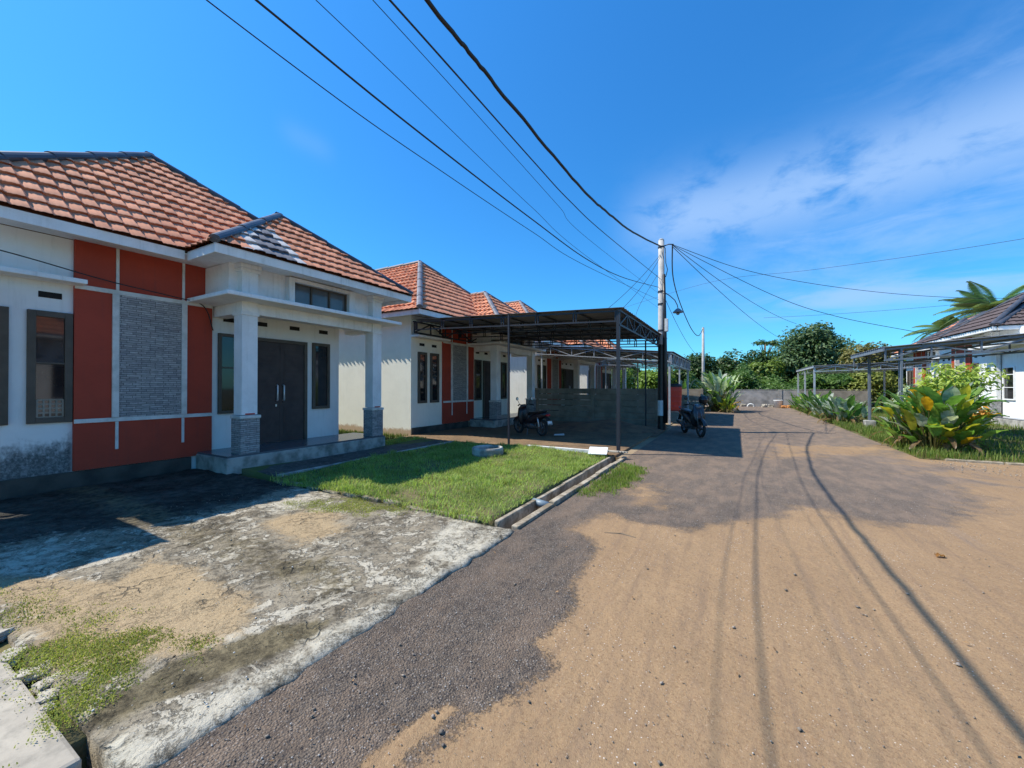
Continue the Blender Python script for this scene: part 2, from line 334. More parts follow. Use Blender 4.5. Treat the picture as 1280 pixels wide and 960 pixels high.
def leaf_mat(name, rough=.5, trans=.35):
    m, t, p = newmat(name)
    a = t.node('ShaderNodeVertexColor', layer_name='Col')
    t.l.new(a.outputs[0], p.inputs['Base Color']); p.inputs['Roughness'].default_value = rough
    p.inputs['Specular IOR Level'].default_value = .35
    tr = t.node('ShaderNodeBsdfTranslucent'); t.put(tr.inputs[0], t.mix(.5, a.outputs[0], (.8, 1.0, .25), 'MULTIPLY'))
    mx = t.node('ShaderNodeMixShader'); mx.inputs[0].default_value = trans
    t.l.new(p.outputs[0], mx.inputs[1]); t.l.new(tr.outputs[0], mx.inputs[2])
    t.l.new(mx.outputs[0], t.n['Material Output'].inputs[0])
    return m
M['leaf'] = leaf_mat('foliage'); M['grass'] = leaf_mat('grass_blades', .6, .5); M['bigleaf'] = leaf_mat('broad_leaf', .4, .55)
def vcol_mat(name, rough=.85):
    m, t, p = newmat(name); a = t.node('ShaderNodeVertexColor', layer_name='Col')
    t.l.new(a.outputs[0], p.inputs['Base Color']); p.inputs['Roughness'].default_value = rough
    return m
M['gravel'] = vcol_mat('loose_gravel')

# ---------------------------------------------------------------- mesh helpers
class MB:
    def __init__(s): s.v = []; s.f = []
    def add(s, vs, fs):
        o = len(s.v); s.v += [tuple(x) for x in vs]; s.f += [tuple(i + o for i in f) for f in fs]; return s
    def box(s, x0, x1, y0, y1, z0, z1):
        if x0 > x1: x0, x1 = x1, x0
        if y0 > y1: y0, y1 = y1, y0
        return s.add([(x0, y0, z0), (x1, y0, z0), (x1, y1, z0), (x0, y1, z0), (x0, y0, z1), (x1, y0, z1), (x1, y1, z1), (x0, y1, z1)],
                     [(0, 3, 2, 1), (4, 5, 6, 7), (0, 1, 5, 4), (1, 2, 6, 5), (2, 3, 7, 6), (3, 0, 4, 7)])
    def bar(s, p, q, w_, h_=None):
        h_ = h_ or w_; p = Vector(p); q = Vector(q); d = (q - p).normalized()
        up = Vector((0, 0, 1)) if abs(d.z) < .95 else Vector((1, 0, 0))
        a = d.cross(up).normalized() * w_ / 2; b = a.cross(d).normalized() * h_ / 2
        vs = [p - a - b, p + a - b, p + a + b, p - a + b, q - a - b, q + a - b, q + a + b, q - a + b]
        return s.add(vs, [(0, 3, 2, 1), (4, 5, 6, 7), (0, 1, 5, 4), (1, 2, 6, 5), (2, 3, 7, 6), (3, 0, 4, 7)])
    def tube(s, pts, r, n=8, cap=True, squash=1.0):
        pts = [Vector(p) for p in pts]; rs = r if isinstance(r, (list, tuple)) else [r] * len(pts)
        prev = None; rings = []
        for i, p in enumerate(pts):
            d = (pts[min(i + 1, len(pts) - 1)] - pts[max(i - 1, 0)]).normalized()
            if prev is None:
                up = Vector((0, 0, 1)) if abs(d.z) < .9 else Vector((1, 0, 0)); a = d.cross(up).normalized()
            else: a = (prev - d * prev.dot(d)).normalized()
            prev = a; b = d.cross(a)
            rings.append([p + (a * math.cos(2 * math.pi * k / n) + b * math.sin(2 * math.pi * k / n) * squash) * rs[i] for k in range(n)])
        vs = [v for ring in rings for v in ring]; fs = []
        for i in range(len(pts) - 1):
            for k in range(n):
                fs.append((i * n + k, i * n + (k + 1) % n, (i + 1) * n + (k + 1) % n, (i + 1) * n + k))
        if cap: fs.append(tuple(range(n))[::-1]); fs.append(tuple((len(pts) - 1) * n + k for k in range(n)))
        return s.add(vs, fs)
    def lathe(s, prof, n=24, axis='Z', o=(0, 0, 0), closed=False):
        vs = []; fs = []
        for r_, h_ in prof:
            for k in range(n):
                a = 2 * math.pi * k / n; c, d = r_ * math.cos(a), r_ * math.sin(a)
                p = {'Z': (c, d, h_), 'Y': (c, h_, d), 'X': (h_, c, d)}[axis]
                vs.append((p[0] + o[0], p[1] + o[1], p[2] + o[2]))
        m = len(prof)
        for i in range(m if closed else m - 1):
            for k in range(n):
                i2 = (i + 1) % m
                fs.append((i * n + k, i * n + (k + 1) % n, i2 * n + (k + 1) % n, i2 * n + k))
        if not closed:
            fs.append(tuple(range(n))[::-1]); fs.append(tuple((m - 1) * n + k for k in range(n)))
        return s.add(vs, fs)
    def loft(s, secs, cap=True):
        """secs: list of rings (same count)"""
        n = len(secs[0]); vs = [p for r_ in secs for p in r_]; fs = []
        for i in range(len(secs) - 1):
            for k in range(n):
                fs.append((i * n + k, i * n + (k + 1) % n, (i + 1) * n + (k + 1) % n, (i + 1) * n + k))
        if cap: fs.append(tuple(range(n))[::-1]); fs.append(tuple((len(secs) - 1) * n + k for k in range(n)))
        return s.add(vs, fs)
    def build(s, name, mat, parent=None, smooth=False, bevel=0, fixn=True):
        me = bpy.data.meshes.new(name); me.from_pydata(s.v, [], s.f); me.update()
        if fixn:
            bm = bmesh.new(); bm.from_mesh(me); bmesh.ops.recalc_face_normals(bm, faces=bm.faces); bm.to_mesh(me); bm.free()
        me.materials.append(M[mat] if isinstance(mat, str) else mat)
        o = bpy.data.objects.new(name, me); COL.objects.link(o)
        if parent is not None: o.parent = parent
        if smooth: me.polygons.foreach_set('use_smooth', [True] * len(me.polygons))
        if bevel:
            b = o.modifiers.new('bevel', 'BEVEL'); b.width = bevel; b.segments = 2; b.limit_method = 'ANGLE'; b.angle_limit = R(50)
        return o

def tag(o, label, cat, group=None, kind=None):
    if label: o['label'] = label
    if cat: o['category'] = cat
    if group: o['group'] = group
    if kind: o['kind'] = kind
    return o
def thing(name, label, cat, loc=(0, 0, 0), rz=0, group=None):
    o = bpy.data.objects.new(name, None); COL.objects.link(o); o.empty_display_size = .2
    o.location = loc; o.rotation_euler = (0, 0, rz); return tag(o, label, cat, group)
def struct(o): o['kind'] = 'structure'; return o
def copy_tree(o, parent=None):
    c = o.copy(); COL.objects.link(c); c.parent = parent
    for ch in [x for x in bpy.data.objects if x.parent == o]: copy_tree(ch, c)
    return c

def np_mesh(name, verts, faces, mat, cols=None, attrs=None, smooth=False, parent=None):
    """verts (n,3) array, faces (m,k) array, cols per face (m,3)"""
    me = bpy.data.meshes.new(name); verts = np.asarray(verts, dtype=np.float32); faces = np.asarray(faces, dtype=np.int32)
    k = faces.shape[1]; me.vertices.add(len(verts)); me.vertices.foreach_set('co', verts.ravel())
    me.loops.add(faces.size); me.loops.foreach_set('vertex_index', faces.ravel())
    me.polygons.add(len(faces)); me.polygons.foreach_set('loop_start', np.arange(0, faces.size, k, dtype=np.int32))
    me.update(calc_edges=True)
    if cols is not None:
        ca = me.color_attributes.new('Col', 'FLOAT_COLOR', 'CORNER')
        c4 = np.ones((faces.size, 4), dtype=np.float32); c4[:, :3] = np.repeat(cols, k, axis=0); ca.data.foreach_set('color', c4.ravel())
    for n_, a in (attrs or {}).items():
        at = me.attributes.new(n_, 'FLOAT', 'POINT'); at.data.foreach_set('value', np.asarray(a, dtype=np.float32).ravel())
    if smooth: me.polygons.foreach_set('use_smooth', np.ones(len(faces), dtype=bool))
    me.materials.append(M[mat]); me.validate()
    o = bpy.data.objects.new(name, me); COL.objects.link(o)
    if parent is not None: o.parent = parent
    return o

def poly_field(px, py, poly, soft):
    """0..1 field: .5 on the outline, rising inside over `soft` metres"""
    poly = np.asarray(poly, float); n = len(poly); inside = np.zeros(px.shape, bool); dist = np.full(px.shape, 1e9)
    for i in range(n):
        a, b = poly[i], poly[(i + 1) % n]
        cond = ((a[1] > py) != (b[1] > py))
        with np.errstate(divide='ignore', invalid='ignore'):
            xs = (b[0] - a[0]) * (py - a[1]) / (b[1] - a[1]) + a[0]
        inside ^= cond & (px < xs)
        e = b - a; L = max((e ** 2).sum(), 1e-9)
        u = np.clip(((px - a[0]) * e[0] + (py - a[1]) * e[1]) / L, 0, 1)
        dist = np.minimum(dist, np.hypot(px - a[0] - u * e[0], py - a[1] - u * e[1]))
    s = np.where(inside, dist, -dist)
    return np.clip(.5 + .5 * s / soft, 0, 1)

def axis_pts(breaks):
    out = [breaks[0][0]]
    for (a, st), (b, _) in zip(breaks[:-1], breaks[1:]):
        n = max(1, int(round((b - a) / st))); out += list(np.linspace(a, b, n + 1)[1:])
    return np.array(out)

def vnoise(x, y, sc, seed=0, oct_=4):
    out = np.zeros(x.shape); flat = out.ravel(); xf = x.ravel(); yf = y.ravel()
    for i in range(len(flat)):
        flat[i] = mnoise.fractal(Vector((xf[i] * sc + seed * 7.3, yf[i] * sc - seed * 3.1, seed)), .6, 2.0, oct_)
    return flat.reshape(x.shape)

def grid_sheet(name, xs, ys, zfun, mat, attrs=None, keep=None, skirt=0):
    X, Y = np.meshgrid(xs, ys); Z = zfun(X, Y); nx, ny = len(xs), len(ys)
    V = np.stack([X, Y, Z], -1).reshape(-1, 3)
    I = np.arange(nx * ny).reshape(ny, nx)
    Fq = np.stack([I[:-1, :-1], I[:-1, 1:], I[1:, 1:], I[1:, :-1]], -1).reshape(-1, 4)
    if keep is not None:
        cx = (X[:-1, :-1] + X[1:, 1:]) / 2; cy = (Y[:-1, :-1] + Y[1:, 1:]) / 2
        Fq = Fq[keep(cx, cy).ravel()]
    at = {k: f(X, Y) for k, f in (attrs or {}).items()}
    if skirt:
        ring = list(I[0, :]) + list(I[1:, -1]) + list(I[-1, -2::-1]) + list(I[-2:0:-1, 0])
        ring = np.array(ring); low = V[ring].copy(); low[:, 2] -= skirt; o = len(V)
        V = np.vstack([V, low]); m = len(ring); a = ring; b = np.roll(ring, -1); c = o + (np.arange(m) + 1) % m; d = o + np.arange(m)
        Fq = np.vstack([Fq, np.stack([a, d, c, b], -1)])
        at = {k: np.concatenate([v.ravel(), v.ravel()[ring]]) for k, v in at.items()}
    used = np.unique(Fq); rm = np.full(len(V), -1); rm[used] = np.arange(len(used))
    at = {k: v.ravel()[used] for k, v in at.items()}
    return np_mesh(name, V[used], rm[Fq], mat, attrs=at, smooth=True)

# ---------------------------------------------------------------- ground and paving
SAND = [(-1.32, .4), (-1.32, 1.18), (-1.24, 1.34), (-1.19, 1.51), (-1.13, 1.68), (-1.0, 1.87), (-.92, 2.05), (-1.01, 2.2), (-1.11, 2.27), (-1.06, 2.44), (-1.0, 2.64), (-1.02, 2.8), (-1.13, 2.93), (-1.15, 3.14), (-1.16, 3.58), (-1.24, 3.96), (-1.62, 4.18), (-1.62, 4.6), (-1.32, 5.0), (-.97, 4.79), (-.54, 4.74), (-.16, 5.24), (.34, 5.85), (.8, 6.29), (1.18, 6.22), (1.54, 6.19), (2.4, 7.0), (3.0, 7.9), (3.1, 8.74), (3.4, 9.8), (3.3, 10.9), (3.0, 12.3), (3.45, 12.6), (7, 12.6), (40, 12.6), (40, -14), (-1.5, -14), (-1.5, -2)]
TONGUE = [(-1.40, 1.17), (-1.38, 1.36), (-1.34, 1.55), (-1.24, 1.67), (-1.2, 1.58), (-1.24, 1.37), (-1.3, 1.15)]
S2 = [(-1.66, 6.59), (-1.2, 7.1), (-.75, 6.3), (-.8, 5.45), (-1.16, 5.19), (-1.5, 5.6)]
S3 = [(.3, 11.5), (1.6, 13.6), (3.3, 14.0), (3.5, 12.4), (1.9, 11.1), (.59, 10.4)]
def f_sand(X, Y):
    a = poly_field(X, Y, SAND, .25 + .17 * np.clip(Y - 4.4, 0, 6))
    a = np.maximum(a, poly_field(X, Y, TONGUE, .10)); a = np.maximum(a, .62 * poly_field(X, Y, S2, .6)); a = np.maximum(a, .72 * poly_field(X, Y, S3, .7))
    return a
def f_dust(X, Y):
    d = np.clip((Y - 3.0) / 5, 0, 1) * .60 + .07
    d = d + .55 * np.clip((X - 1.6) / 2.0, 0, 1) * np.clip((Y - 8) / 3, 0, 1) + .28 * np.exp(-((Y - 13) / 1.4) ** 2) * np.clip((X + .8) / 1.2, 0, 1)
    return np.clip(d, 0, 1)
xs = axis_pts([(-2.15, .06), (4, .15), (8, .5), (14, 3), (40, 3)]); ys = axis_pts([(-14, 1.5), (.2, .06), (8, .1), (14, .25), (37.25, .25)])
def road_z(X, Y): return .004 + .012 * np.sin(X * 1.7 + .4) * np.sin(Y * 1.1) * np.clip((X + 2.1) / .6, 0, 1)
struct(grid_sheet('road', xs, ys, road_z, 'road', {'sand': f_sand, 'dust': f_dust}, keep=lambda x, y: (y < 12.1) | (x < 3.55)))
s = MB().box(-2.18, -2.152, .62, 37.2, -.3, -.01)
struct(s.build('road_edge', 'concrete_dark'))

struct(MB().add([(-400, -400, -.30), (400, -400, -.30), (400, 400, -.30), (-400, 400, -.30)], [(0, 1, 2, 3)]).build('ground', 'ground'))
# rough yard left of the road and lots to the right, a little below the paving
struct(grid_sheet('yard', axis_pts([(-40, 4), (-12, .5), (-2.62, .5)]), axis_pts([(-14, 2), (8.6, .5), (37.2, 2), (60, 4)]),
                  lambda X, Y: -.02 + .02 * np.sin(X * 2.1) * np.sin(Y * 1.7), 'lawn', skirt=.3))
struct(grid_sheet('verge', axis_pts([(3.55, .2), (8, .6), (40, 4)]), axis_pts([(12.1, .2), (20, .6), (37.2, 2), (60, 4)]),
                  lambda X, Y: .05 + .02 * np.sin(X * 2.3) * np.sin(Y * 1.9) - .05 * (X < 3.6) - .04 * (Y < 12.15), 'verge', skirt=.4))
struct(grid_sheet('far_field', axis_pts([(-40, 8), (40, 8)]), axis_pts([(37.9, 4), (90, 10), (140, 10)]), lambda X, Y: 0 * X - .03, 'ground'))
struct(MB().box(-2.62, -2.154, 9.05, 37.2, -.3, .0).build('road_shoulder', 'slab'))

# driveway slab with mossy, sandy and bare patches
DS = [(-5.6, .72), (-4.36, 1.25), (-4.7, 1.6), (-3.93, 1.7), (-3.38, 1.62), (-3.04, 1.66), (-2.91, 1.58), (-2.75, 1.42), (-2.72, 1.21), (-2.86, 1.05), (-3.0, .9), (-3.3, .72)]
DS2 = [(-4.9, 2.5), (-4.89, 3.2), (-4.18, 3.35), (-3.6, 2.9), (-3.7, 2.33)]
DM = [(-2.72, .66), (-2.80, 1.16), (-2.62, 1.55), (-2.35, 1.75), (-2.30, 1.5), (-2.42, 1.1), (-2.52, .7)]
DP = [(-2.5, .55), (-2.42, 1.2), (-2.32, 1.9), (-2.45, 2.6), (-2.9, 3.3), (-3.0, 3.9), (-2.0, 3.9), (-2.0, .5)]
DP2 = [(-5.6, 2.9), (-5.0, 2.6), (-4.6, 3.0), (-4.9, 3.8), (-5.7, 3.8)]
DP3 = [(-5.6, .7), (-5.2, .75), (-5.0, 1.1), (-5.5, 1.45), (-6.2, 1.3), (-6.4, .75)]
DA = [(-9.2, .5), (-9.2, 4.2), (-5.9, 4.2), (-5.7, 3.0), (-5.75, 1.8), (-6.3, 1.3), (-6.3, .5)]  # algae area, outlined along the edge of the house's cast shadow
xs = axis_pts([(-9.0, .08), (-6, .035), (-2.10, .03)]); ys = axis_pts([(.66, .03), (2.2, .045), (3.86, .045)])
X0, Y0 = np.meshgrid(xs, ys); NZ = vnoise(X0, Y0, 1.6, 3) * .018 + vnoise(X0, Y0, 7, 5, 3) * .009
ED = np.clip(np.minimum(np.minimum(X0 + 9.0, -2.10 - X0), np.minimum(Y0 - .66, 3.86 - Y0)) / .06, 0, 1)
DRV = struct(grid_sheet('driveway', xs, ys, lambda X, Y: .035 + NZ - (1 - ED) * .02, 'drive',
    {'sand': lambda X, Y: np.maximum(poly_field(X, Y, DS, .28), .8 * poly_field(X, Y, DS2, .3)),
     'moss': lambda X, Y: np.maximum(poly_field(X, Y, DM, .14), .55 * np.exp(-((Y - 2.1) / .5) ** 2) * (X < -2.6)),
     'pale': lambda X, Y: np.maximum(.92 * poly_field(X, Y, DP, .25), np.maximum(.85 * poly_field(X, Y, DP2, .35), .9 * poly_field(X, Y, DP3, .3))),
     'algae_shade': lambda X, Y: .88 * poly_field(X, Y, DA, .5)}, skirt=.3))
for v_ in DRV.data.vertices:                       # chipped outer edge
    if v_.co.x > -2.30:
        k_ = (v_.co.x + 2.30) / .2
        v_.co.x += k_ * (.030 * mnoise.fractal(Vector((3.1, v_.co.y * 5.5, .5)), .9, 2, 6) - .012)
        v_.co.z -= max(0, k_ - .8) * .05 * (1 + mnoise.noise(Vector((1.7, v_.co.y * 9, 2))))
# smooth walk slab at the near left, ending at the open drain
wk = MB().box(-9, -2.42, -6, .60, -.3, .028).build('walk_slab', 'walk', bevel=.02); struct(wk)
struct(MB().box(-2.2, -2.1, -6, .62, -.3, .008).build('drain_edge', 'concrete'))
# lawn plot
def lawn_z(X, Y): return .07 + .03 * np.sin(X * 1.9 + 1) * np.sin(Y * 1.3) 
struct(grid_sheet('lawn', axis_pts([(-8.6, .2), (-2.47, .2)]), axis_pts([(3.97, .2), (8.95, .2)]), lawn_z, 'lawn', skirt=.3))
struct(MB().box(-7.75, -6.85, 3.99, 8.9, -.2, .085).build('path', 'path', bevel=.02))
struct(MB().box(-9.0, -2.36, 9.05, 16.7, -.25, .055).build('carport_floor', 'earth', bevel=.02))
struct(MB().box(-9.0, -2.36, 17.1, 36, -.25, .04).build('side_paving', 'slab', bevel=.02))

# ---------------------------------------------------------------- houses
def tile_slope(parent, O, E, U, poly, mat, res=8, name='roof_slope'):
    """tiled slope in its own (s along eave, t up slope) frame; poly is convex, CCW"""
    E = Vector(E).normalized(); U = Vector(U).normalized(); N = E.cross(U)
    ss = [p[0] for p in poly]; ts = [p[1] for p in poly]
    s0 = math.floor(min(ss) / TILE) * TILE; s1 = max(ss); t0 = min(ts); t1 = max(ts)
    ns = int(math.ceil((s1 - s0) / TILE)) * res; xs_ = s0 + np.arange(ns + 1) * TILE / res
    trow = []
    for r_ in range(int(math.ceil((t1 - t0) / ROW))):
        for fr, hh in ((.0, .050), (.06, .054), (.5, .028), (.999, .006)): trow.append((t0 + (r_ + fr) * ROW, hh, r_))
    ts_ = np.array([a for a, _, _ in trow]); hs_ = np.array([b for _, b, _ in trow]); rows = np.array([c for _, _, c in trow])
    ph = ((xs_ / TILE) % 1.0)
    prof = .034 * np.interp(ph, [0, .12, .35, .62, .78, .9, 1.0], [0, .22, .62, .95, 1.0, .35, 0]) + .003 * np.sin(ph * 6 * math.pi)
    sag = -.05 * np.interp(ph, [0, .3, .75, .92, 1], [0, .45, 1, .5, 0])            # curved lower lip of every tile
    Sx, Tt = np.meshgrid(xs_, ts_); H = hs_[:, None] + prof[None, :]
    Tt = Tt + sag[None, :] * (hs_[:, None] > .045)
    cj = (np.floor(xs_ / TILE + 1e-6).astype(int)) % 97; jit = rng.normal(size=(97, 60)); J = jit[cj][:, np.clip(rows, 0, 59)].T
    H = H + .005 * J * (hs_[:, None] > .02); Tt = Tt + .010 * jit[::-1][cj][:, np.clip(rows, 0, 59)].T * (hs_[:, None] > .045)
    V = np.stack([Sx, Tt, H], -1).reshape(-1, 3); nx, ny = len(xs_), len(ts_)
    I = np.arange(nx * ny).reshape(ny, nx); Fq = np.stack([I[:-1, :-1], I[:-1, 1:], I[1:, 1:], I[1:, :-1]], -1).reshape(-1, 4)
    bm = bmesh.new(); bv = [bm.verts.new(v) for v in V]
    for f in Fq: bm.faces.new([bv[i] for i in f])
    n = len(poly)
    for i in range(n):
        a = Vector((*poly[i], 0)); b = Vector((*poly[(i + 1) % n], 0)); e = b - a
        if abs(e.y) < 1e-6 and abs(a.y - t0) < 1e-6: continue        # keep the tile lips over the eave
        bmesh.ops.bisect_plane(bm, geom=bm.verts[:] + bm.edges[:] + bm.faces[:], plane_co=a, plane_no=(e.y, -e.x, 0), clear_outer=True)
    me = bpy.data.meshes.new(name); bm.to_mesh(me); bm.free(); me.materials.append(M[mat])
    me.polygons.foreach_set('use_smooth', [True] * len(me.polygons))
    o = bpy.data.objects.new(name, me); COL.objects.link(o); o.parent = parent
    mt = Matrix.Identity(4)
    for r_ in range(3): mt[r_][0] = E[r_]; mt[r_][1] = U[r_]; mt[r_][2] = N[r_]; mt[r_][3] = O[r_]
    o.matrix_local = mt
    es = o.modifiers.new('edge', 'EDGE_SPLIT'); es.split_angle = R(38)
    return o

def slope3(parent, pts, mat, res, y_cut=None):
    """pts: 3D polygon whose first two points are the eave (left to right seen from outside)"""
    P = [Vector(p) for p in pts]
    if y_cut is not None:
        out = []
        for a, b in zip(P, P[1:] + P[:1]):
            ia, ib = a.y >= y_cut, b.y >= y_cut
            if ia: out.append(a)
            if ia != ib: out.append(a.lerp(b, (y_cut - a.y) / (b.y - a.y)))
        k = min(range(len(out)), key=lambda i: (round(out[i].z, 3), out[i].y if pts[0][1] < pts[1][1] else -out[i].y)); P = out[k:] + out[:k]
    E = (Vector(pts[1]) - Vector(pts[0])).normalized(); nrm = None
    for c in pts[2:]:
        nrm = E.cross(Vector(c) - Vector(pts[0]))
        if nrm.length > .1: break
    N = nrm.normalized(); U = N.cross(E); O = Vector(pts[0])
    MB().add([p - N * .015 for p in P], [tuple(range(len(P)))]).build('underlay', 'under', parent, fixn=False)
    return tile_slope(parent, O, E, U, [((p - O).dot(E), (p - O).dot(U)) for p in P], mat, res)

def ridge(parent, a, b, mat, r=.095):
    a = Vector(a); b = Vector(b); n = max(2, int((b - a).length / .9)); mb = MB(); d = (b - a)
    for i in range(n):
        p = a + d * (i / n); q = a + d * ((i + 1.06) / n)
        mb.tube([p + Vector((0, 0, .012)), q - Vector((0, 0, .008))], r, 12, squash=.8)
    return mb.build('ridge_cap', mat, parent, smooth=False)

def window(parent, y0, y1, z0, z1, x=0, fw=.075, bars=(), vbars=(), mat='brown', glass='glass', depth=.05):
    f = MB()
    f.box(x, x + depth, y0, y0 + fw, z0, z1); f.box(x, x + depth, y1 - fw, y1, z0, z1)
    f.box(x, x + depth - .002, y0 + fw, y1 - fw, z1 - fw, z1); f.box(x, x + depth - .002, y0 + fw, y1 - fw, z0, z0 + fw)
    for b in bars: f.box(x + .012, x + depth - .006, y0 + fw, y1 - fw, b - .014, b + .014)
    for b in vbars: f.box(x + .012, x + depth - .006, b - .022, b + .022, z0 + fw, z1 - fw)
    fo = f.build('window', mat, parent, bevel=.004)
    MB().box(x + .004, x + .018, y0 + fw, y1 - fw, z0 + fw, z1 - fw).build('pane', glass, fo)
    return fo

def house(label, loc, rz=0, yl=-.1, y_cut=None, wall='wall1', tile='tile', res=8, patch=False, cap='ridge', detail=True, right=False):
    p0 = -.8 if right else 0.0
    h = thing('house', label, 'house', loc, rz, 'bungalows along the road')
    ye0, ye1, xe, ze, za = -.54, 7.2, .72, 3.95, 6.15 if right else 6.83
    py0, py1 = (5.0, 7.7) if right else (3.13, 6.63); yr = 7.6 if right else 6.2
    yc = 3.2; xa = xe - 3.37; xb = -9.5; xrb = xb + 3.2
    yle = max(ye0, y_cut) if y_cut is not None else ye0
    # walls (door recess wall is the same plane as the facade; openings carry proud frames)
    b = MB().box(-8.6, 0, yl, yr, 0, 3.89); b.build('wall', wall, h)
    # roof
    rf = bpy.data.objects.new('roof', None); COL.objects.link(rf); rf.parent = h
    slope3(rf, [(xe, yle, ze), (xe, ye1, ze), (xa, yc, za)] if y_cut is None else [(xe, ye0, ze), (xe, ye1, ze), (xa, yc, za)], tile, res, y_cut)
    if y_cut is None: slope3(rf, [(xb, ye0, ze), (xe, ye0, ze), (xa, yc, za), (xrb, yc, za)], tile, max(4, res // 2))
    else: slope3(rf, [(xb, ye0, ze), (xe, ye0, ze), (xa, yc, za), (xrb, yc, za)], tile, 4, y_cut)
    slope3(rf, [(xe, ye1, ze), (xb, ye1, ze), (xrb, yc, za), (xa, yc, za)], tile, 4)
    slope3(rf, [(xb, ye1, ze), (xb, ye0, ze), (xrb, yc, za)], tile, 3, y_cut)
    up = Vector((0, 0, .05)); A = Vector((xa, yc, za)) + up; B = Vector((xrb, yc, za)) + up
    ridge(rf, A, B, cap)
    c1 = Vector((xe, ye0, ze)) + up
    if y_cut is not None: c1 = c1.lerp(A, (y_cut - ye0) / (yc - ye0))
    ridge(rf, c1, A, cap); ridge(rf, Vector((xe, ye1, ze)) + up, A, cap)
    # porch roof
    q = dict(f=1.65 + p0, l=2.6, r=7.16, ax=-.45 if not right else -1.22, ay=4.88, az=5.62, bx=-1.23)
    slope3(rf, [(q['f'], q['l'], ze), (q['f'], q['r'], ze), (q['ax'], q['ay'], q['az'])], 'tile_patch' if patch else tile, res)
    slope3(rf, [(xe, q['l'], ze), (q['f'], q['l'], ze), (q['ax'], q['ay'], q['az']), (q['bx'], q['ay'], q['az'])], tile, max(4, res // 2))
    slope3(rf, [(q['f'], q['r'], ze), (xe, q['r'], ze), (q['bx'], q['ay'], q['az']), (q['ax'], q['ay'], q['az'])], tile, 4)
    PA = Vector((q['ax'], q['ay'], q['az'])) + up
    ridge(rf, Vector((q['f'], q['l'], ze)) + up, PA, cap, .088); ridge(rf, Vector((q['f'], q['r'], ze)) + up, PA, cap, .088)
    ridge(rf, PA, Vector((q['bx'], q['ay'], q['az'])) + up, cap, .088)
    # eaves: soffit and fascia boards
    e = MB(); yl2 = yle + .03
    e.box(xb + .05, 0, yl2, yl - .004, 3.90, 3.93); e.box(.0, xe - .04, yl2, ye1 - .05, 3.90, 3.93); e.box(xb + .05, 0, 6.21, ye1 - .05, 3.90, 3.93)
    e.box(xe - .035, xe - .005, yle, 2.57, 3.80, 3.955)
    e.box(xb, xe - .036, ye1 - .045, ye1 - .015, 3.80, 3.955)
    if y_cut is None: e.box(xb, xe - .036, ye0 + .015, ye0 + .045, 3.80, 3.955)
    e.box(xe - .03, q['f'] - .06, q['l'] + .06, q['r'] - .06, 3.885, 3.915)
    e.box(q['f'] - .045, q['f'] - .012, q['l'] + .01, q['r'] - .01, 3.80, 3.955)
    e.box(xe - .034, q['f'] - .046, q['l'] + .015, q['l'] + .048, 3.80, 3.953); e.box(xe - .004, q['f'] - .046, q['r'] - .048, q['r'] - .015, 3.80, 3.953)
    e.build('eave_board', 'white', h, bevel=.004)
    # accent panel of red paint with white trim and split stone
    MB().box(.001, .06, 1.4, 3.28, .28, 3.898).build('accent_panel', 'red', h)
    t = MB()
    t.box(.06, .085, 1.4, 3.28, 3.13, 3.20); t.box(.06, .082, 1.4, 3.28, 1.02, 1.085)
    t.box(.06, .095, 1.83, 1.915, 1.087, 3.128); t.box(.06, .095, 2.775, 2.86, 1.087, 3.128)
    t.box(.06, .080, 1.875, 1.915, .56, 1.018); t.box(.06, .080, 2.785, 2.825, .56, 1.018)
    t.box(.06, .080, 1.875, 1.915, 3.202, 3.897); t.box(.06, .080, 2.785, 2.825, 3.202, 3.897)
    t.build('trim', 'white_dirty', h, bevel=.004)
    MB().box(.06, .078, 1.917, 2.773, 1.087, 3.128).build('stone_cladding', 'stone', h)
    fd = MB().box(.001, .045, yl, 2.95, .0, .27); fd.build('foundation', 'concrete_dark', h)
    # ledge over the windows
    MB().box(.002, .33, yl - .02, 1.48, 3.175, 3.245).build('ledge', 'white', h, bevel=.008)
    if yl < .0: wins = [(yl + .30, yl + .72), (yl + .90, yl + 1.34)]
    else: wins = [(.27, .76), (.93, 1.39)]
    for k, (a, b_) in enumerate(wins):
        wo_ = window(h, a, b_, 1.05, 2.73, .001, .085 if detail else .06, bars=(1.95,))
        if k == 1 and patch:
            g = MB(); y0, y1, z0, z1 = a + .10, b_ - .10, 1.14, 1.40
            n = 4
            for i in range(n + 1): g.box(.0195, .034, y0 + (y1 - y0) * i / n - .011, y0 + (y1 - y0) * i / n + .011, z0, z1)
            for i in range(n + 1): g.box(.0205, .032, y0, y1, z0 + (z1 - z0) * i / n - .011, z0 + (z1 - z0) * i / n + .011)
            g.build('lattice', 'fence', wo_)
    vents = [(.5 * (a + b_), 2.98) for a, b_ in wins] + [(3.62, 2.96), (4.25, 2.96)] + ([] if right else [(5.0, 2.96), (5.75, 2.96)])
    for y, z in vents:
        MB().box(.001, .006, y - .12, y + .12, z - .045, z + .045).build('vent', 'darkvoid', h)
    # porch
    MB().box(.0465, 1.17 + p0, 3.02, yr + .5, 0.0, .315).build('plinth', 'concrete', h, bevel=.015)
    MB().box(.005, 1.15 + p0, 3.04, yr + .48, .316, .35).build('porch_floor', 'floor_tile', h)
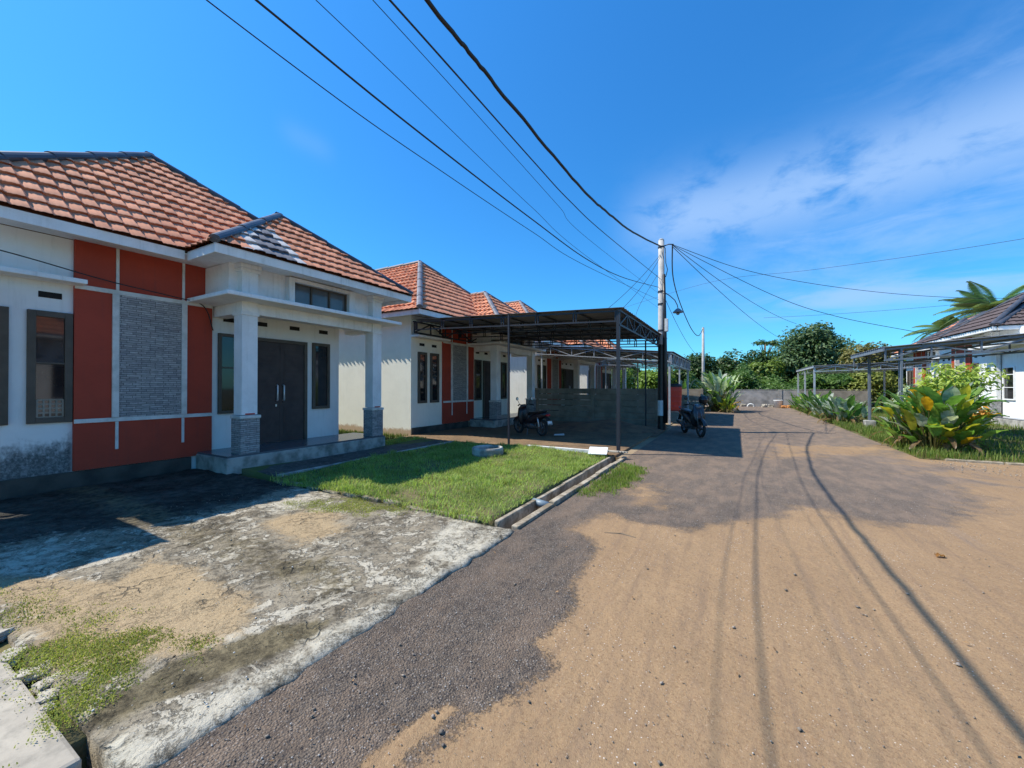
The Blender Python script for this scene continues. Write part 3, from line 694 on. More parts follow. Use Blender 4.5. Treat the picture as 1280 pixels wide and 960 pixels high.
    for y0, y1 in (((5.3, 5.70),) if right else ((3.30, 3.58), (6.35, 6.63))):
        cx0 = max(.0465, .82 + p0); px = 1.10 + p0 - (.12 if right else 0)
        c = MB().box(cx0, px, y0, y1, 1.07, 3.885)
        c.box(cx0 - (.03 if not right else 0), 1.13 + p0, y0 - .03, y1 + .03, 3.74, 3.80); c.box(cx0 - (.05 if not right else 0), 1.15 + p0, y0 - .05, y1 + .05, 3.802, 3.88)
        c.box(cx0 - (.02 if not right else 0), 1.12 + p0, y0 - .02, y1 + .02, 2.93, 2.99)
        co = c.build('column', 'white', h, bevel=.006)
        MB().box(max(.0467, .79 + p0), 1.13 + p0, y0 - .03, y1 + .03, .30, 1.0).build('stone_base', 'stone', co, bevel=.01)
        MB().box(max(.0468, .775 + p0), 1.145 + p0, y0 - .045, y1 + .045, 1.001, 1.06).build('cap', 'white_dirty', co, bevel=.01)
        if patch: MB().box(1.101, 1.104, y0 + .06, y1 - .05, 1.072, 1.098).build('sticker', 'redbits', co)
    bm_ = MB()
    bm_.box(max(.006, .84 + p0), 1.06 + p0 - (.12 if right else 0), 3.582 if not right else 5.702, 6.348 if not right else 7.6, 2.97, 3.178)
    if not right: bm_.box(.002, .818, 3.32, 3.56, 2.97, 3.178); bm_.box(.002, .818, 6.37, 6.61, 2.97, 3.178)
    if not right: bm_.box(.004, .838, 3.562, 6.368, 3.10, 3.177)
    bm_.build('porch_beam', 'white', h)
    cn = MB().box(.005, 1.52 + p0, py0 - .27, py1 + .29, 3.18, 3.255); cn.build('canopy', 'white', h, bevel=.012)
    uw = MB().box(.004, .92 + p0, py0 + .03, py1 - .03, 3.256, 3.884); uw.build('upper_wall', 'white', h)
    fr = MB(); x0, x1 = .921 + p0, 1.06 + p0
    fr.box(x0, x1, 4.22, 4.34, 3.256, 3.86); fr.box(x0, x1, 5.68, 5.84, 3.256, 3.86); fr.box(x0, x1 - .002, 4.342, 5.678, 3.78, 3.86); fr.box(x0, x1 - .002, 4.342, 5.678, 3.256, 3.32)
    cw = fr.build('clerestory_window', 'white', h, bevel=.004)
    MB().box(.921 + p0, .935 + p0, 4.342, 5.678, 3.321, 3.779).build('pane', 'glass_pale', cw)
    g = MB()
    for y in (4.36, 4.78, 5.22, 5.66): g.box(.936 + p0, .965 + p0, y - .018, y + .018, 3.322, 3.778)
    g.box(.937 + p0, .963 + p0, 4.379, 5.641, 3.745, 3.777); g.box(.937 + p0, .963 + p0, 4.379, 5.641, 3.322, 3.352)
    g.build('mullion', 'brown', cw)
    # door or porch windows
    window(h, 3.40, 3.87, 1.05, 2.67, .001, .06, bars=(1.98,))
    if not right: window(h, 5.44, 5.91, 1.05, 2.67, .001, .07)
    if right: window(h, 5.84, 6.6, 1.05, 2.4, .001, .05, bars=(1.56, 2.08), mat='white')
    else:
        d = MB().box(.001, .06, 3.99, 4.065, .352, 2.66).box(.001, .06, 5.215, 5.29, .352, 2.66).box(.001, .058, 4.066, 5.214, 2.585, 2.66)
        do = d.build('door', 'brown', h, bevel=.004)
        for y0, y1 in ((4.067, 4.638), (4.642, 5.213)):
            l = MB().box(.002, .030, y0, y1, .354, 2.583)
            for z0, z1 in ((.50, 1.15), (1.30, 2.45)):
                l.box(.031, .040, y0 + .09, y1 - .09, z0, z1)
            k = 9
            for i in range(k):
                z = 1.36 + i * 1.04 / k; l.box(.041, .047, y0 + .12, y1 - .12, z, z + .07)
            l.box(.041, .047, y0 + .13, y1 - .13, .56, 1.09)
            l.build('door_leaf', 'door', do, bevel=.003)
        for y in (4.565, 4.715):
            MB().tube([(.032, y, 1.28), (.075, y, 1.29), (.075, y, 1.62), (.032, y, 1.63)], .017, 8).build('handle', 'chrome', do, smooth=True)
        MB().box(.0475, .052, 4.53, 4.56, 1.15, 1.2).build('lock', 'chrome', do)
    return h

Hs = .70
house('white bungalow nearest the camera, with red panels, grey patched tiles and two porch columns', (-9.05, Hs, 0), 0, yl=.10, y_cut=.10, patch=True)
house('white bungalow with its sunlit side wall, behind the big dark carport', (-9.05, Hs + 9.0, 0), 0, yl=-.14, wall='wall2', cap='ridge2')
house('white bungalow behind the white truss carport, just past the concrete plank fence', (-9.05, Hs + 18.0, 0), 0, yl=-.14, wall='wallr', cap='ridge2', res=4, detail=False)
house('farthest white bungalow on the left row, nearest the end wall', (-9.05, Hs + 26.3, 0), 0, yl=-.14, wall='wallr', cap='ridge2', res=4, detail=False)
house('white bungalow under dark brown tiles on the right, behind the orange and green plants', (9.6, 30.0, 0), math.pi, yl=-.14, wall='wallr', tile='tile_dark', cap='ridge', res=6, right=True)
house('bungalow across the road, out of frame to the right, mirrored in the nearest windows', (9.6, 9.6, 0), math.pi, yl=-.14, wall='wallr', tile='tile', cap='ridge', res=4, right=True)
house('far bungalow with orange tiles peeping out behind the dark brown roof', (10.8, 39.2, 0), math.pi, yl=-.14, wall='wallr', tile='tile', cap='ridge', res=4, right=True)

# ---------------------------------------------------------------- carports
def carport(label, x0, x1, y0, y1, z0, z1, posts, steel, sheet='sheet', nt=7, depth=.24, style='pair', pw=.07, base=False, plain_edge=False, slim=.035):
    """roof from x0 (height z0) to x1 (height z1); trusses run along x"""
    c = thing('carport', label, 'carport', (x1, y0, 0), 0, 'carports in front of the bungalows')
    ox, oy = x1, y0
    zz = lambda x: z0 + (z1 - z0) * (x - x0) / (x1 - x0)
    L = lambda x, y, z: (x - ox, y - oy, z)
    # corrugated sheet, ribs run along x
    n = int((y1 - y0) / .055); vs = []; fs = []
    for k in range(n + 1):
        y = y0 - .06 + (y1 - y0 + .12) * k / n; hgt = .018 * (1 if (k // 2) % 2 else 0)
        for x in (x0 - .08, x1 + .12):
            vs.append(L(x, y, zz(x) + .012 + hgt))
    m = len(vs); vs += [(a, b, z - .006) for a, b, z in vs]
    for k in range(n):
        a = 2 * k; fs += [(a, a + 1, a + 3, a + 2), (m + a, m + a + 2, m + a + 3, m + a + 1)]
    fs += [(0, m, m + 1, 1), (2 * n, 2 * n + 1, m + 2 * n + 1, m + 2 * n)]
    for k in range(n): a = 2 * k; fs += [(a, a + 2, m + a + 2, m + a), (a + 1, m + a + 1, m + a + 3, a + 3)]
    MB().add(vs, fs).build('roof_sheet', sheet, c)
    s_ = slim
    for i in range(nt):
        y = y0 + .02 + (y1 - y0 - .04) * i / (nt - 1); mb = MB(); d = .06
        mb.bar(L(x0, y, zz(x0) - d), L(x1, y, zz(x1) - d), s_); mb.bar(L(x0, y, zz(x0) - d - depth), L(x1, y, zz(x1) - d - depth), s_)
        k = max(4, int((x1 - x0) / .95))
        for j in range(k + 1):
            x = x0 + .03 + (x1 - x0 - .06) * j / k
            for dx in ((-.035, .035) if style == 'pair' else (0,)):
                xx = min(max(x + dx, x0 + .02), x1 - .02); mb.bar(L(xx, y, zz(xx) - d), L(xx, y, zz(xx) - d - depth), s_ * .8)
            if style != 'pair' and j < k:
                xn = x0 + .03 + (x1 - x0 - .06) * (j + 1) / k; a, b = (x, xn) if j % 2 else (xn, x)
                mb.bar(L(a, y, zz(a) - d - .01), L(b, y, zz(b) - d - depth + .01), s_ * .8)
        mb.build('truss', steel, c)
    # edge truss on the road side, along y, and purlins
    for x in (x1 + .03, x0 - .03):
        mb = MB(); zt = zz(x) - .05; k = max(6, int((y1 - y0) / .75)); dd = depth + .10
        if plain_edge: mb.bar(L(x, y0 - .06, zt), L(x, y1 + .06, zt), .045, .13).build('edge_beam', steel, c); continue
        mb.bar(L(x, y0 - .04, zt), L(x, y1 + .04, zt), .045); mb.bar(L(x, y0, zt - dd), L(x, y1, zt - dd), .045)
        for j in range(k + 1):
            y = y0 + (y1 - y0) * j / k; mb.bar(L(x, y, zt), L(x, y, zt - dd), s_)
            if j < k: mb.bar(L(x, y, zt if j % 2 else zt - dd), L(x, y + (y1 - y0) / k, zt - dd if j % 2 else zt), s_)
        mb.build('edge_truss', steel, c)
    for j in range(1, 6):
        x = x0 + (x1 - x0) * j / 6
        MB().bar(L(x, y0 - .03, zz(x) - .022), L(x, y1 + .03, zz(x) - .022), .04, .035).build('purlin', steel, c)
    for (px, py, w_) in posts:
        mb = MB(); top = zz(px) - .06
        if w_ > .12:                                           # latticed twin post
            for sy in (-1, 1): mb.bar(L(px, py + sy * w_ / 2, .0), L(px, py + sy * w_ / 2, top), .055)
            for k in range(11): z = .3 + k * (top - .4) / 10; mb.bar(L(px, py - w_ / 2, z), L(px, py + w_ / 2, z + .0), .03)
        else: mb.bar(L(px, py, .0), L(px, py, top), w_)
        po = mb.build('post', steel, c)
        if base: MB().box(*sum([[a - .16, a + .16] for a in (px - ox, py - oy)], []), -.1, .32).build('pedestal', 'concrete', po, bevel=.02)
    return c
carport('large dark steel carport over the parked motorbike with a dark corrugated roof', -8.75, -2.42, 9.42, 16.35, 3.68, 3.44,
        [(-2.42, 9.45, .075), (-5.25, 9.2, .045), (-2.55, 16.3, .06), (-8.2, 16.3, .05), (-3.1, 16.3, .05)], 'steel_dark', nt=7, depth=.24)
carport('white truss carport behind the utility pole', -8.8, -2.35, 17.5, 25.2, 3.62, 3.02,
        [(-2.4, 17.6, .08), (-2.4, 24.9, .09), (-8.2, 17.6, .07), (-8.2, 24.9, .07), (-5.2, 24.9, .07)], 'steel_white', nt=5, depth=.34, style='x')
carport('farthest carport on the left, its pale roof edge just behind the thin pole', -8.0, -3.0, 27.0, 32.0, 3.45, 3.2,
        [(-3.1, 27.1, .08), (-3.1, 31.8, .08), (-7.8, 27.1, .07), (-7.8, 31.8, .07)], 'steel_white', nt=4, depth=.3, style='x')
carport('grey steel carport on twin posts before the dark tiled roof at the right edge', 4.0, 9.2, 16.4, 20.2, 2.80, 3.22,
        [(4.4, 16.5, .14), (4.4, 19.8, .14), (9.0, 16.5, .08), (9.0, 19.8, .08)], 'steel_grey', nt=2, depth=.34, style='x', plain_edge=True, base=True, slim=.05)
carport('small pale steel carport at the far right, standing by the end wall on slim posts', 4.0, 9.0, 29.3, 36.6, 2.80, 2.95,
        [(4.05, 29.4, .09), (4.05, 33.1, .09), (4.05, 36.5, .09), (8.9, 29.4, .09), (8.9, 36.5, .09)], 'steel_white', nt=4, depth=.26, style='x', plain_edge=True)
carport('low metal awning beside the nearest bungalow, at the far left edge', -9.6, -7.2, -3.6, .92, 3.05, 2.98,
        [(-7.3, -3.5, .07), (-7.25, -.2, .07)], 'steel_dark', nt=3, depth=.2)

# ---------------------------------------------------------------- fences and walls
def plank_fence(label, x0, x1, y, h=1.5, n=6, posts=4):
    f = thing('concrete_fence', label, 'fence', (x0, y, 0)); L = x1 - x0
    for i in range(posts):
        x = L * i / (posts - 1); MB().box(x - .075, x + .075, -.07, .07, -.1, h + .01).build('post', 'fence', f, bevel=.01)
    for i in range(posts - 1):
        a = L * i / (posts - 1) + .077; b = L * (i + 1) / (posts - 1) - .077; mb = MB()
        for k in range(n):
            z = .0 + k * h / n; mb.box(a, b, -.035 + .012 * (k % 2), .03, z + .011, z + h / n - .011)
        mb.build('plank_panel', 'fence', f, bevel=.006)
    return f
plank_fence('grey concrete plank fence at the back of the dark carport', -8.1, -2.75, 16.85, 1.52, 6, 3)
plank_fence('smooth dark grey fence beyond the red tank, beside the leafy clump', -8.0, -1.75, 25.9, 1.46, 2, 5)
bw = thing('boundary_wall', 'long grey block wall closing the end of the road', 'wall', (0, 37.5, 0))
for i in range(4):
    x = -13.2 + i * 5.4
    MB().box(x + .13, x + 5.27, -.06, .06, -.1, 1.30).build('wall_panel', 'boundary', bw)
    MB().box(x - .125, x + .125, -.10, .10, -.1, 1.33).build('pier', 'boundary', bw, bevel=.01)
MB().box(-13.4, 8.6, -.075, .075, 1.332, 1.36).build('coping', 'boundary', bw, bevel=.008)

# drain along the lawn: two thin kerbs with a void between
def kerb(name, label, x0, x1, y0, y1, z, mat, seg=.9):
    mb = MB(); n = max(1, int((y1 - y0) / seg))
    for i in range(n):
        a = y0 + (y1 - y0) * i / n; b = y0 + (y1 - y0) * (i + 1) / n - .006; j = random.uniform(-.012, .012); k = random.uniform(-.018, .012)
        mb.box(x0 + j, x1 + j, a, b, -.3, z + k)
    return tag(mb.build(name, mat, bevel=.012), label, 'kerb')
kerb('drain_kerb', 'thin brownish concrete kerb on the grass side of the open drain', -2.43, -2.37, 3.93, 8.98, .07, 'kerbmat')
kerb('drain_kerb', 'pale concrete kerb on the road side of the open drain', -2.20, -2.11, 3.93, 8.98, .055, 'kerbmat')
mb = MB()
for i in range(10):
    a = -6.7 + i * .42; mb.box(a, a + random.uniform(.25, .42), 3.885 + random.uniform(-.02, .02), 3.94 + random.uniform(-.01, .02), -.1, .062 + random.uniform(-.03, .012))
tag(mb.build('lawn_kerb', 'kerbmat', bevel=.012), 'low whitish kerb between the cracked driveway and the lawn', 'kerb')
tag(MB().box(-6.845, -6.78, 4.0, 8.9, -.1, .10).build('path_kerb', 'concrete', bevel=.01), 'thin dark kerb line across the shaded grass in front of the porch', 'kerb')
tag(MB().box(-4.6, -2.6, 8.965, 9.04, -.1, .13).build('slab_kerb', 'white_dirty', bevel=.01), 'thin whitish edging between the lawn and the carport floor', 'kerb')
tag(MB().tube([(-2.44, 4.95, .02), (-2.2, 4.93, .0)], .05, 12).build('drain_pipe', 'pipe', smooth=True), 'short blue grey pipe stub in the open drain by the lawn', 'pipe')
tag(MB().box(3.9, 4.75, 11.98, 12.09, -.1, .055).box(4.8, 6.2, 12.0, 12.12, -.1, .05).box(6.3, 9, 11.97, 12.1, -.1, .058).build('verge_kerb', 'kerbmat', bevel=.015), 'pale concrete edging round the planted verge on the right', 'kerb')

# rubble along the left of the driveway
def rock(loc, r, flat=.55):
    bm = bmesh.new(); bmesh.ops.create_icosphere(bm, subdivisions=4, radius=1); sd_ = random.random() * 50
    for v in bm.verts:
        q_ = v.co.copy(); m_ = max(abs(q_.x), abs(q_.y), abs(q_.z)); q_ = q_.lerp(q_ / m_ * .86, .7)
        d = mnoise.fractal(q_ * 1.3 + Vector((sd_, 0, 0)), .8, 2, 5); c = q_ * (1 + .28 * d)
        v.co = Vector((c.x * r, c.y * r * .8, max(c.z * r * flat, -.3 * r)))
    me = bpy.data.meshes.new('kerb_stone'); bm.to_mesh(me); bm.free(); me.materials.append(M['rock'])
    o = bpy.data.objects.new('kerb_stone', me); COL.objects.link(o); o.location = loc; o.rotation_euler.z = random.uniform(0, 6); return o
rk = [((-4.15, .62, .03), .13, 'broken grey lump at the left end of the rubble line by the driveway'), ((-3.72, .63, .03), .10, 'small dark lump in the rubble beside the moss'),
      ((-3.40, .65, .03), .10, 'pale wide lump of broken kerb beside the walk slab'), ((-3.22, .645, .03), .075, 'whitish lump second from the right in the rubble line'),
      ((-3.07, .64, .03), .07, 'chipped whitish lump third from the driveway corner'), ((-2.96, .635, .03), .055, 'smallest whitish lump nearest the driveway corner')]
for l, r_, lb in rk: tag(rock((l[0] + random.uniform(-.02, .02), l[1] + random.uniform(-.05, .02), .012), r_ * .8, .34), lb, 'stone', 'broken kerb stones beside the driveway')

# ---------------------------------------------------------------- poles, lamp, cables
def pole(label, x, y, hgt, r0, r1, band=True):
    p = thing('utility_pole', label, 'pole', (x, y, 0), 0, 'concrete utility poles')
    MB().tube([(0, 0, -.2), (0, 0, hgt * .5), (0, 0, hgt)], [r0, (r0 + r1) / 2, r1], 20).build('shaft', 'pole', p, smooth=True)
    MB().lathe([(r1 * 1.02, hgt - .002), (r1 * .7, hgt + .05), (.01, hgt + .06)], 20).build('top_cap', 'pole', p, smooth=True)
    return p
P1 = pole('tall pale concrete pole at the corner of the dark carport', -2.33, 15.15, 6.85, .135, .10)
# dark cable sleeve that runs down the road side and the painted foot
c = MB(); c.tube([(.10, -.08, 5.6), (.12, -.085, 4.2), (.135, -.09, 2.4), (.14, -.09, .3)], [.045, .06, .075, .08], 10)
c.build('cable_sleeve', 'black', P1, smooth=True)
rr = lambda z: .135 - .035 * z / 6.85
MB().lathe([(rr(.05) + .006, .05), (rr(.6) + .006, .55)], 20).build('foot_band', 'black', P1)
MB().lathe([(rr(.6) + .008, .56), (rr(1.1) + .008, 1.1)], 20).build('foot_band', 'white', P1)
MB().lathe([(rr(1.1) + .006, 1.11), (rr(3.3) + .006, 3.1)], 20).build('foot_band', 'black', P1)
for z in (5.0, 4.55, 3.6, 6.6):
    MB().lathe([(rr(z) + .004, z - .03), (rr(z) + .016, z - .03), (rr(z) + .016, z + .03), (rr(z) + .004, z + .03)], 20).build('clamp', 'steel_dark', P1)
MB().tube([(0, 0, 6.62), (.26, -.03, 6.66), (.42, -.05, 6.62)], .02, 8).build('bracket', 'steel_dark', P1, smooth=True)
MB().tube([(.14, -.05, 6.55), (.16, -.06, 6.0), (.22, -.06, 5.75), (.15, -.05, 5.5)], .014, 6).build('slack_loop', 'cable', P1, smooth=True)
MB().box(.13, .24, -.16, -.02, 3.55, 4.0).build('meter_box', 'white_dirty', P1, bevel=.01)
P2 = pole('thin pale pole rising out of the leafy clump near the end wall', -1.93, 29.9, 5.55, .11, .075)
P3 = pole('concrete pole behind the camera that holds the near ends of the cables', -2.6, -9.5, 6.85, .135, .10)
sl = thing('street_lamp', 'small street lamp on a curved arm high on the tall pole', 'lamp', (-2.33, 15.15, 0))
MB().tube([(.10, .05, 4.98), (.26, .13, 4.86), (.42, .21, 4.70), (.50, .26, 4.52), (.52, .27, 4.42)], .018, 8).build('arm', 'steel_grey', sl, smooth=True)
MB().lathe([(.04, 4.40), (.09, 4.36), (.17, 4.28), (.18, 4.25), (.165, 4.25), (.0, 4.27)], 20, o=(.52, .27, 0)).build('shade', 'steel_grey', sl, smooth=True)
MB().lathe([(.02, 4.26), (.06, 4.23), (.06, 4.19), (.01, 4.16)], 14, o=(.52, .27, 0)).build('bulb', 'headlight', sl, smooth=True)

def spline(pts, n=10):
    P = [Vector(p) for p in pts]; out = []
    for i in range(len(P) - 1):
        a = P[max(i - 1, 0)]; b = P[i]; c = P[i + 1]; d = P[min(i + 2, len(P) - 1)]
        for k in range(n):
            t = k / n; out.append(.5 * ((2 * b) + (c - a) * t + (2 * a - 5 * b + 4 * c - d) * t * t + (3 * b - a - 3 * c + d) * t ** 3))
    return out + [P[-1]]
def cable(label, pts, r, grp='overhead cables strung along the road', wob=0):
    p = spline(pts)
    if wob: p = [q + Vector((random.uniform(-wob, wob), 0, random.uniform(-wob, wob))) for q in p]
    return tag(MB().tube(p, r, 6).build('power_cable', 'cable', smooth=True), label, 'cable', grp)
def sagline(a, b, sag, n=9):
    a = Vector(a); b = Vector(b); return [a.lerp(b, i / n) - Vector((0, 0, 4 * sag * (i / n) * (1 - i / n))) for i in range(n + 1)]
cable('thickest black cable, topmost of the bundle, twisted, reaching the pole top', [(-2.6, -9.4, 6.6), (-2.6, -5, 5.75), (-2.57, 0, 5.32), (-2.55, 2.92, 5.27), (-2.55, 3.65, 5.275), (-2.55, 4.66, 5.28), (-2.55, 7.25, 5.36), (-2.55, 9.0, 5.57), (-2.52, 11.5, 5.95), (-2.33, 15.1, 6.62)], .024, wob=.006)
cable('thin cable just under the thickest one, ending halfway down the pole', [(-2.6, -9.4, 5.5), (-2.2, -4, 4.5), (-1.92, 0, 4.06), (-1.9, 2.06, 4.04), (-2.05, 4.18, 4.22), (-2.15, 5.59, 4.36), (-2.25, 7.92, 4.63), (-2.32, 15.05, 5.42)], .0072)
cable('faintest cable of the bundle, third from the top', [(-2.6, -9.4, 5.4), (-2.3, -4, 4.5), (-2.1, 0, 4.2), (-2.1, 2.27, 4.16), (-2.15, 3.99, 4.16), (-2.2, 5.34, 4.17), (-2.3, 6.9, 4.24), (-2.38, 15.0, 4.9)], .003)
cable('faint cable fourth from the top of the bundle', [(-2.6, -9.4, 5.3), (-2.45, -4, 4.5), (-2.4, 0, 4.2), (-2.4, 2.24, 4.12), (-2.4, 3.64, 4.06), (-2.4, 4.89, 4.02), (-2.45, 7.14, 4.05), (-2.40, 15.05, 4.4)], .003)
cable('second thickest black cable, above the lowest one, sagging to the pole', [(-2.6, -9.4, 5.6), (-2.8, -4, 4.7), (-2.9, 0, 4.36), (-2.85, 2.0, 4.23), (-2.75, 3.48, 4.14), (-2.6, 5.29, 4.05), (-2.5, 7.4, 4.05), (-2.45, 10.12, 4.33), (-2.40, 15.05, 5.15)], .0085)
cable('lowest cable of the bundle, running thin above the bungalow roofs', [(-2.6, -9.4, 5.2), (-2.9, -4, 4.5), (-3.0, 0, 4.2), (-2.95, 2.07, 4.05), (-2.9, 3.67, 4.04), (-2.75, 5.6, 4.0), (-2.65, 7.73, 4.04), (-2.40, 15.05, 4.7)], .0045)
cable('slack heavy cable drooping from the tall pole to the thin pole', [(-1.95, 15.1, 6.6), (-2.3, 18, 6.2), (-2.42, 21.5, 5.75), (-2.25, 25.1, 4.95), (-2.1, 28.2, 4.85), (-1.93, 29.85, 5.5)], .022)
g2 = 'service cables fanning out from the tall pole'
cable('upper service cable crossing to the palm on the right', [(-1.95, 15.1, 6.62), (.22, 18.46, 6.30), (3.0, 21.16, 5.95), (6.44, 24.24, 5.76), (9.91, 27.33, 5.80), (13, 30, 6.0)], .010, g2)
cable('middle service cable crossing to the right carport', [(-1.95, 15.1, 6.6), (1.11, 17.24, 4.95), (3.07, 18.11, 4.13), (5.55, 19.15, 3.5), (7.2, 19.8, 3.12)], .009, g2)
cable('service cable dropping behind the tall round tree', sagline((-1.95, 15.1, 6.6), (3.98, 36.6, 6.3), .35), .011, g2)
cable('service cable dropping to the far trees left of the tall round tree', sagline((-1.95, 15.1, 6.55), (3.4, 43.2, 6.0), .3), .012, g2)
cable('service cable from the pole down to the front of the dark carport', sagline((-2.33, 15.1, 6.35), (-3.7, 11.6, 3.6), .15), .007, g2)
cable('twin service cable from the pole down to the carport roof', sagline((-2.33, 15.1, 6.3), (-3.1, 11.4, 3.58), .22), .007, g2)
cable('far thin cable climbing towards the upper right corner', [(-10, 37, 8.6), (-1.57, 33.5, 9.45), (4.0, 28, 8.2), (10.05, 23.97, 7.52), (18, 19, 7.2)], .009, g2)
cable('far level cable above the right carport', sagline((2, 38.5, 7.2), (18, 34, 6.8), .2), .010, g2)
cable('thin drop cable hanging in front of the white truss carport', sagline((-2.3, 15.1, 5.0), (-1.95, 26.8, 3.4), .35), .009, g2)
cable('wire hanging from the nearest bungalow roof across its red panels', [(-8.7, .2, 3.55), (-8.72, 1.35, 3.45), (-8.8, 2.4, 3.30), (-8.85, 3.3, 3.22), (-8.93, 3.8, 3.15), (-8.96, 3.98, 2.7)], .009, None)
cable('guy wire stretched from the tall pole to the carport eave', [(-2.45, 15.05, 5.6), (-2.9, 14.2, 4.4), (-3.1, 13.9, 3.55)], .006, g2)

# ---------------------------------------------------------------- motorbikes
def superell(cx, cz, y, w_, h_, n=14, p=2.6, along='x'):
    out = []
    for k in range(n):
        a = 2 * math.pi * k / n; ca, sa = math.cos(a), math.sin(a)
        u = math.copysign(abs(ca) ** (2 / p), ca) * w_ / 2; v = math.copysign(abs(sa) ** (2 / p), sa) * h_ / 2
        out.append((cx, y + u, cz + v))
    return out
def motorbike(label, loc, rz, accent, scoot=True):
    """faces +x; y is left-right"""
    b = thing('motorbike', label, 'motorbike', loc, rz, 'parked motorbikes')
    def wheel(x, r=.275):
        w_ = MB().lathe([(r - .075, -.03), (r - .03, -.042), (r, -.022), (r, .022), (r - .03, .042), (r - .075, .03)], 28, 'Y', (x, 0, r), closed=True).build('wheel', 'rubber', b, smooth=True)
        rim = MB().lathe([(r - .10, -.025), (r - .074, -.03), (r - .074, .03), (r - .10, .025)], 28, 'Y', (x, 0, r), closed=True)
        for k in range(5):
            a = 2 * math.pi * k / 5; rim.bar((x + .03 * math.cos(a), 0, r + .03 * math.sin(a)), (x + (r - .09) * math.cos(a), 0, r + (r - .09) * math.sin(a)), .03, .022)
        rim.lathe([(.045, -.05), (.045, .05)], 14, 'Y', (x, 0, r)); rim.build('rim', 'engine', w_)
    wheel(.62); wheel(-.62)
    # front fork, mudguard
    f = MB()
    for s_ in (-1, 1): f.tube([(.62, s_ * .075, .275), (.50, s_ * .07, .70), (.43, s_ * .05, .90)], [.022, .024, .02], 8)
    f.build('fork', 'engine', b, smooth=True)
    mg = MB(); secs = []
    for k in range(9):
        a = R(20 + 130 * k / 8); secs.append([(.62 + .315 * math.cos(a) * 1, y, .275 + .315 * math.sin(a) + dz) for y, dz in ((-.065, -.03), (-.05, .0), (0, .018), (.05, 0), (.065, -.03), (.0, .008))])
    mg.loft(secs).build('mudguard', accent, b, smooth=True)
    # legshield / front fairing
    MB().loft([superell(.52, .50, 0, .16, .10), superell(.50, .62, 0, .34, .22), superell(.44, .80, 0, .40, .30), superell(.36, .92, 0, .28, .20), superell(.30, .98, 0, .16, .10)]).build('front_fairing', accent, b, smooth=True)
    MB().loft([superell(.40, .62, 0, .46, .60), superell(.34, .60, 0, .44, .62), superell(.29, .56, 0, .30, .5)]).build('leg_shield', 'black', b, smooth=True)
    # main body under seat
    MB().loft([superell(.30, .40, 0, .16, .16), superell(.10, .42, 0, .22, .20), superell(-.12, .52, 0, .27, .32), superell(-.40, .60, 0, .30, .30), superell(-.70, .68, 0, .25, .20), superell(-.92, .74, 0, .14, .10)]).build('body', accent, b, smooth=True)
    MB().loft([superell(.06, .68, 0, .16, .05), superell(-.05, .74, 0, .25, .10), superell(-.35, .75, 0, .29, .11), superell(-.60, .79, 0, .25, .10), superell(-.80, .82, 0, .16, .05)]).build('seat', 'black', b, smooth=True)
    MB().tube([(-.55, .13, .80), (-.80, .12, .86), (-.93, .07, .88), (-.95, 0, .885), (-.93, -.07, .88), (-.80, -.12, .86), (-.55, -.13, .80)], .014, 8).build('grab_rail', 'engine', b, smooth=True)
    MB().loft([superell(-.88, .70, 0, .18, .07), superell(-.95, .71, 0, .16, .08), superell(-.99, .70, 0, .10, .05)]).build('taillight', 'tail', b, smooth=True)
    rg = MB().add([(-.86, -.09, .64), (-.86, .09, .64), (-1.04, .08, .42), (-1.04, -.08, .42), (-.86, -.09, .63), (-.86, .09, .63), (-1.035, .08, .41), (-1.035, -.08, .41)], [(0, 1, 2, 3), (4, 7, 6, 5), (0, 4, 5, 1), (1, 5, 6, 2), (2, 6, 7, 3), (3, 7, 4, 0)])
    rg.build('rear_guard', 'black', b)
    MB().add([(-1.03, -.10, .40), (-1.03, .10, .40), (-1.00, .10, .52), (-1.00, -.10, .52), (-1.036, -.10, .40), (-1.036, .10, .40), (-1.006, .10, .52), (-1.006, -.10, .52)], [(0, 1, 2, 3), (4, 7, 6, 5), (0, 4, 5, 1), (1, 5, 6, 2), (2, 6, 7, 3), (3, 7, 4, 0)]).build('number_plate', 'paper', b)
    # engine, swing arm, shock, exhaust, footboard, stand
    e = MB(); e.loft([superell(.22, .30, 0, .14, .14), superell(.05, .30, 0, .24, .24), superell(-.15, .30, 0, .26, .22), superell(-.28, .29, 0, .14, .12)])
    for k in range(5): e.box(.10 + .035 * k, .115 + .035 * k, -.09, .09, .24, .40)
    e.build('engine', 'engine', b, smooth=False)
    MB().bar((-.10, .085, .30), (-.62, .09, .275), .035, .05).bar((-.10, -.085, .30), (-.62, -.09, .275), .035, .05).build('swing_arm', 'engine', b)
    sh = MB()
    for s_ in (-1, 1): sh.tube([(-.60, s_ * .115, .30), (-.52, s_ * .115, .62)], .026, 8)
    sh.build('shock_absorber', 'chrome', b, smooth=True)
    MB().tube([(.12, -.10, .22), (-.10, -.14, .20), (-.35, -.15, .26), (-.50, -.15, .31), (-.85, -.16, .40)], [.018, .02, .03, .048, .044], 12).build('exhaust', 'engine', b, smooth=True)
    MB().bar((.02, -.27, .26), (.02, .27, .26), .03).build('foot_peg', 'black', b)
    MB().tube([(.0, .10, .22), (-.06, .20, .0)], .014, 6).build('side_stand', 'engine', b)
    # handlebar, headlight, mirrors
    MB().tube([(.24, .34, 1.00), (.32, .22, 1.03), (.37, .06, .98), (.37, -.06, .98), (.32, -.22, 1.03), (.24, -.34, 1.00)], .014, 8).build('handlebar', 'black', b, smooth=True)
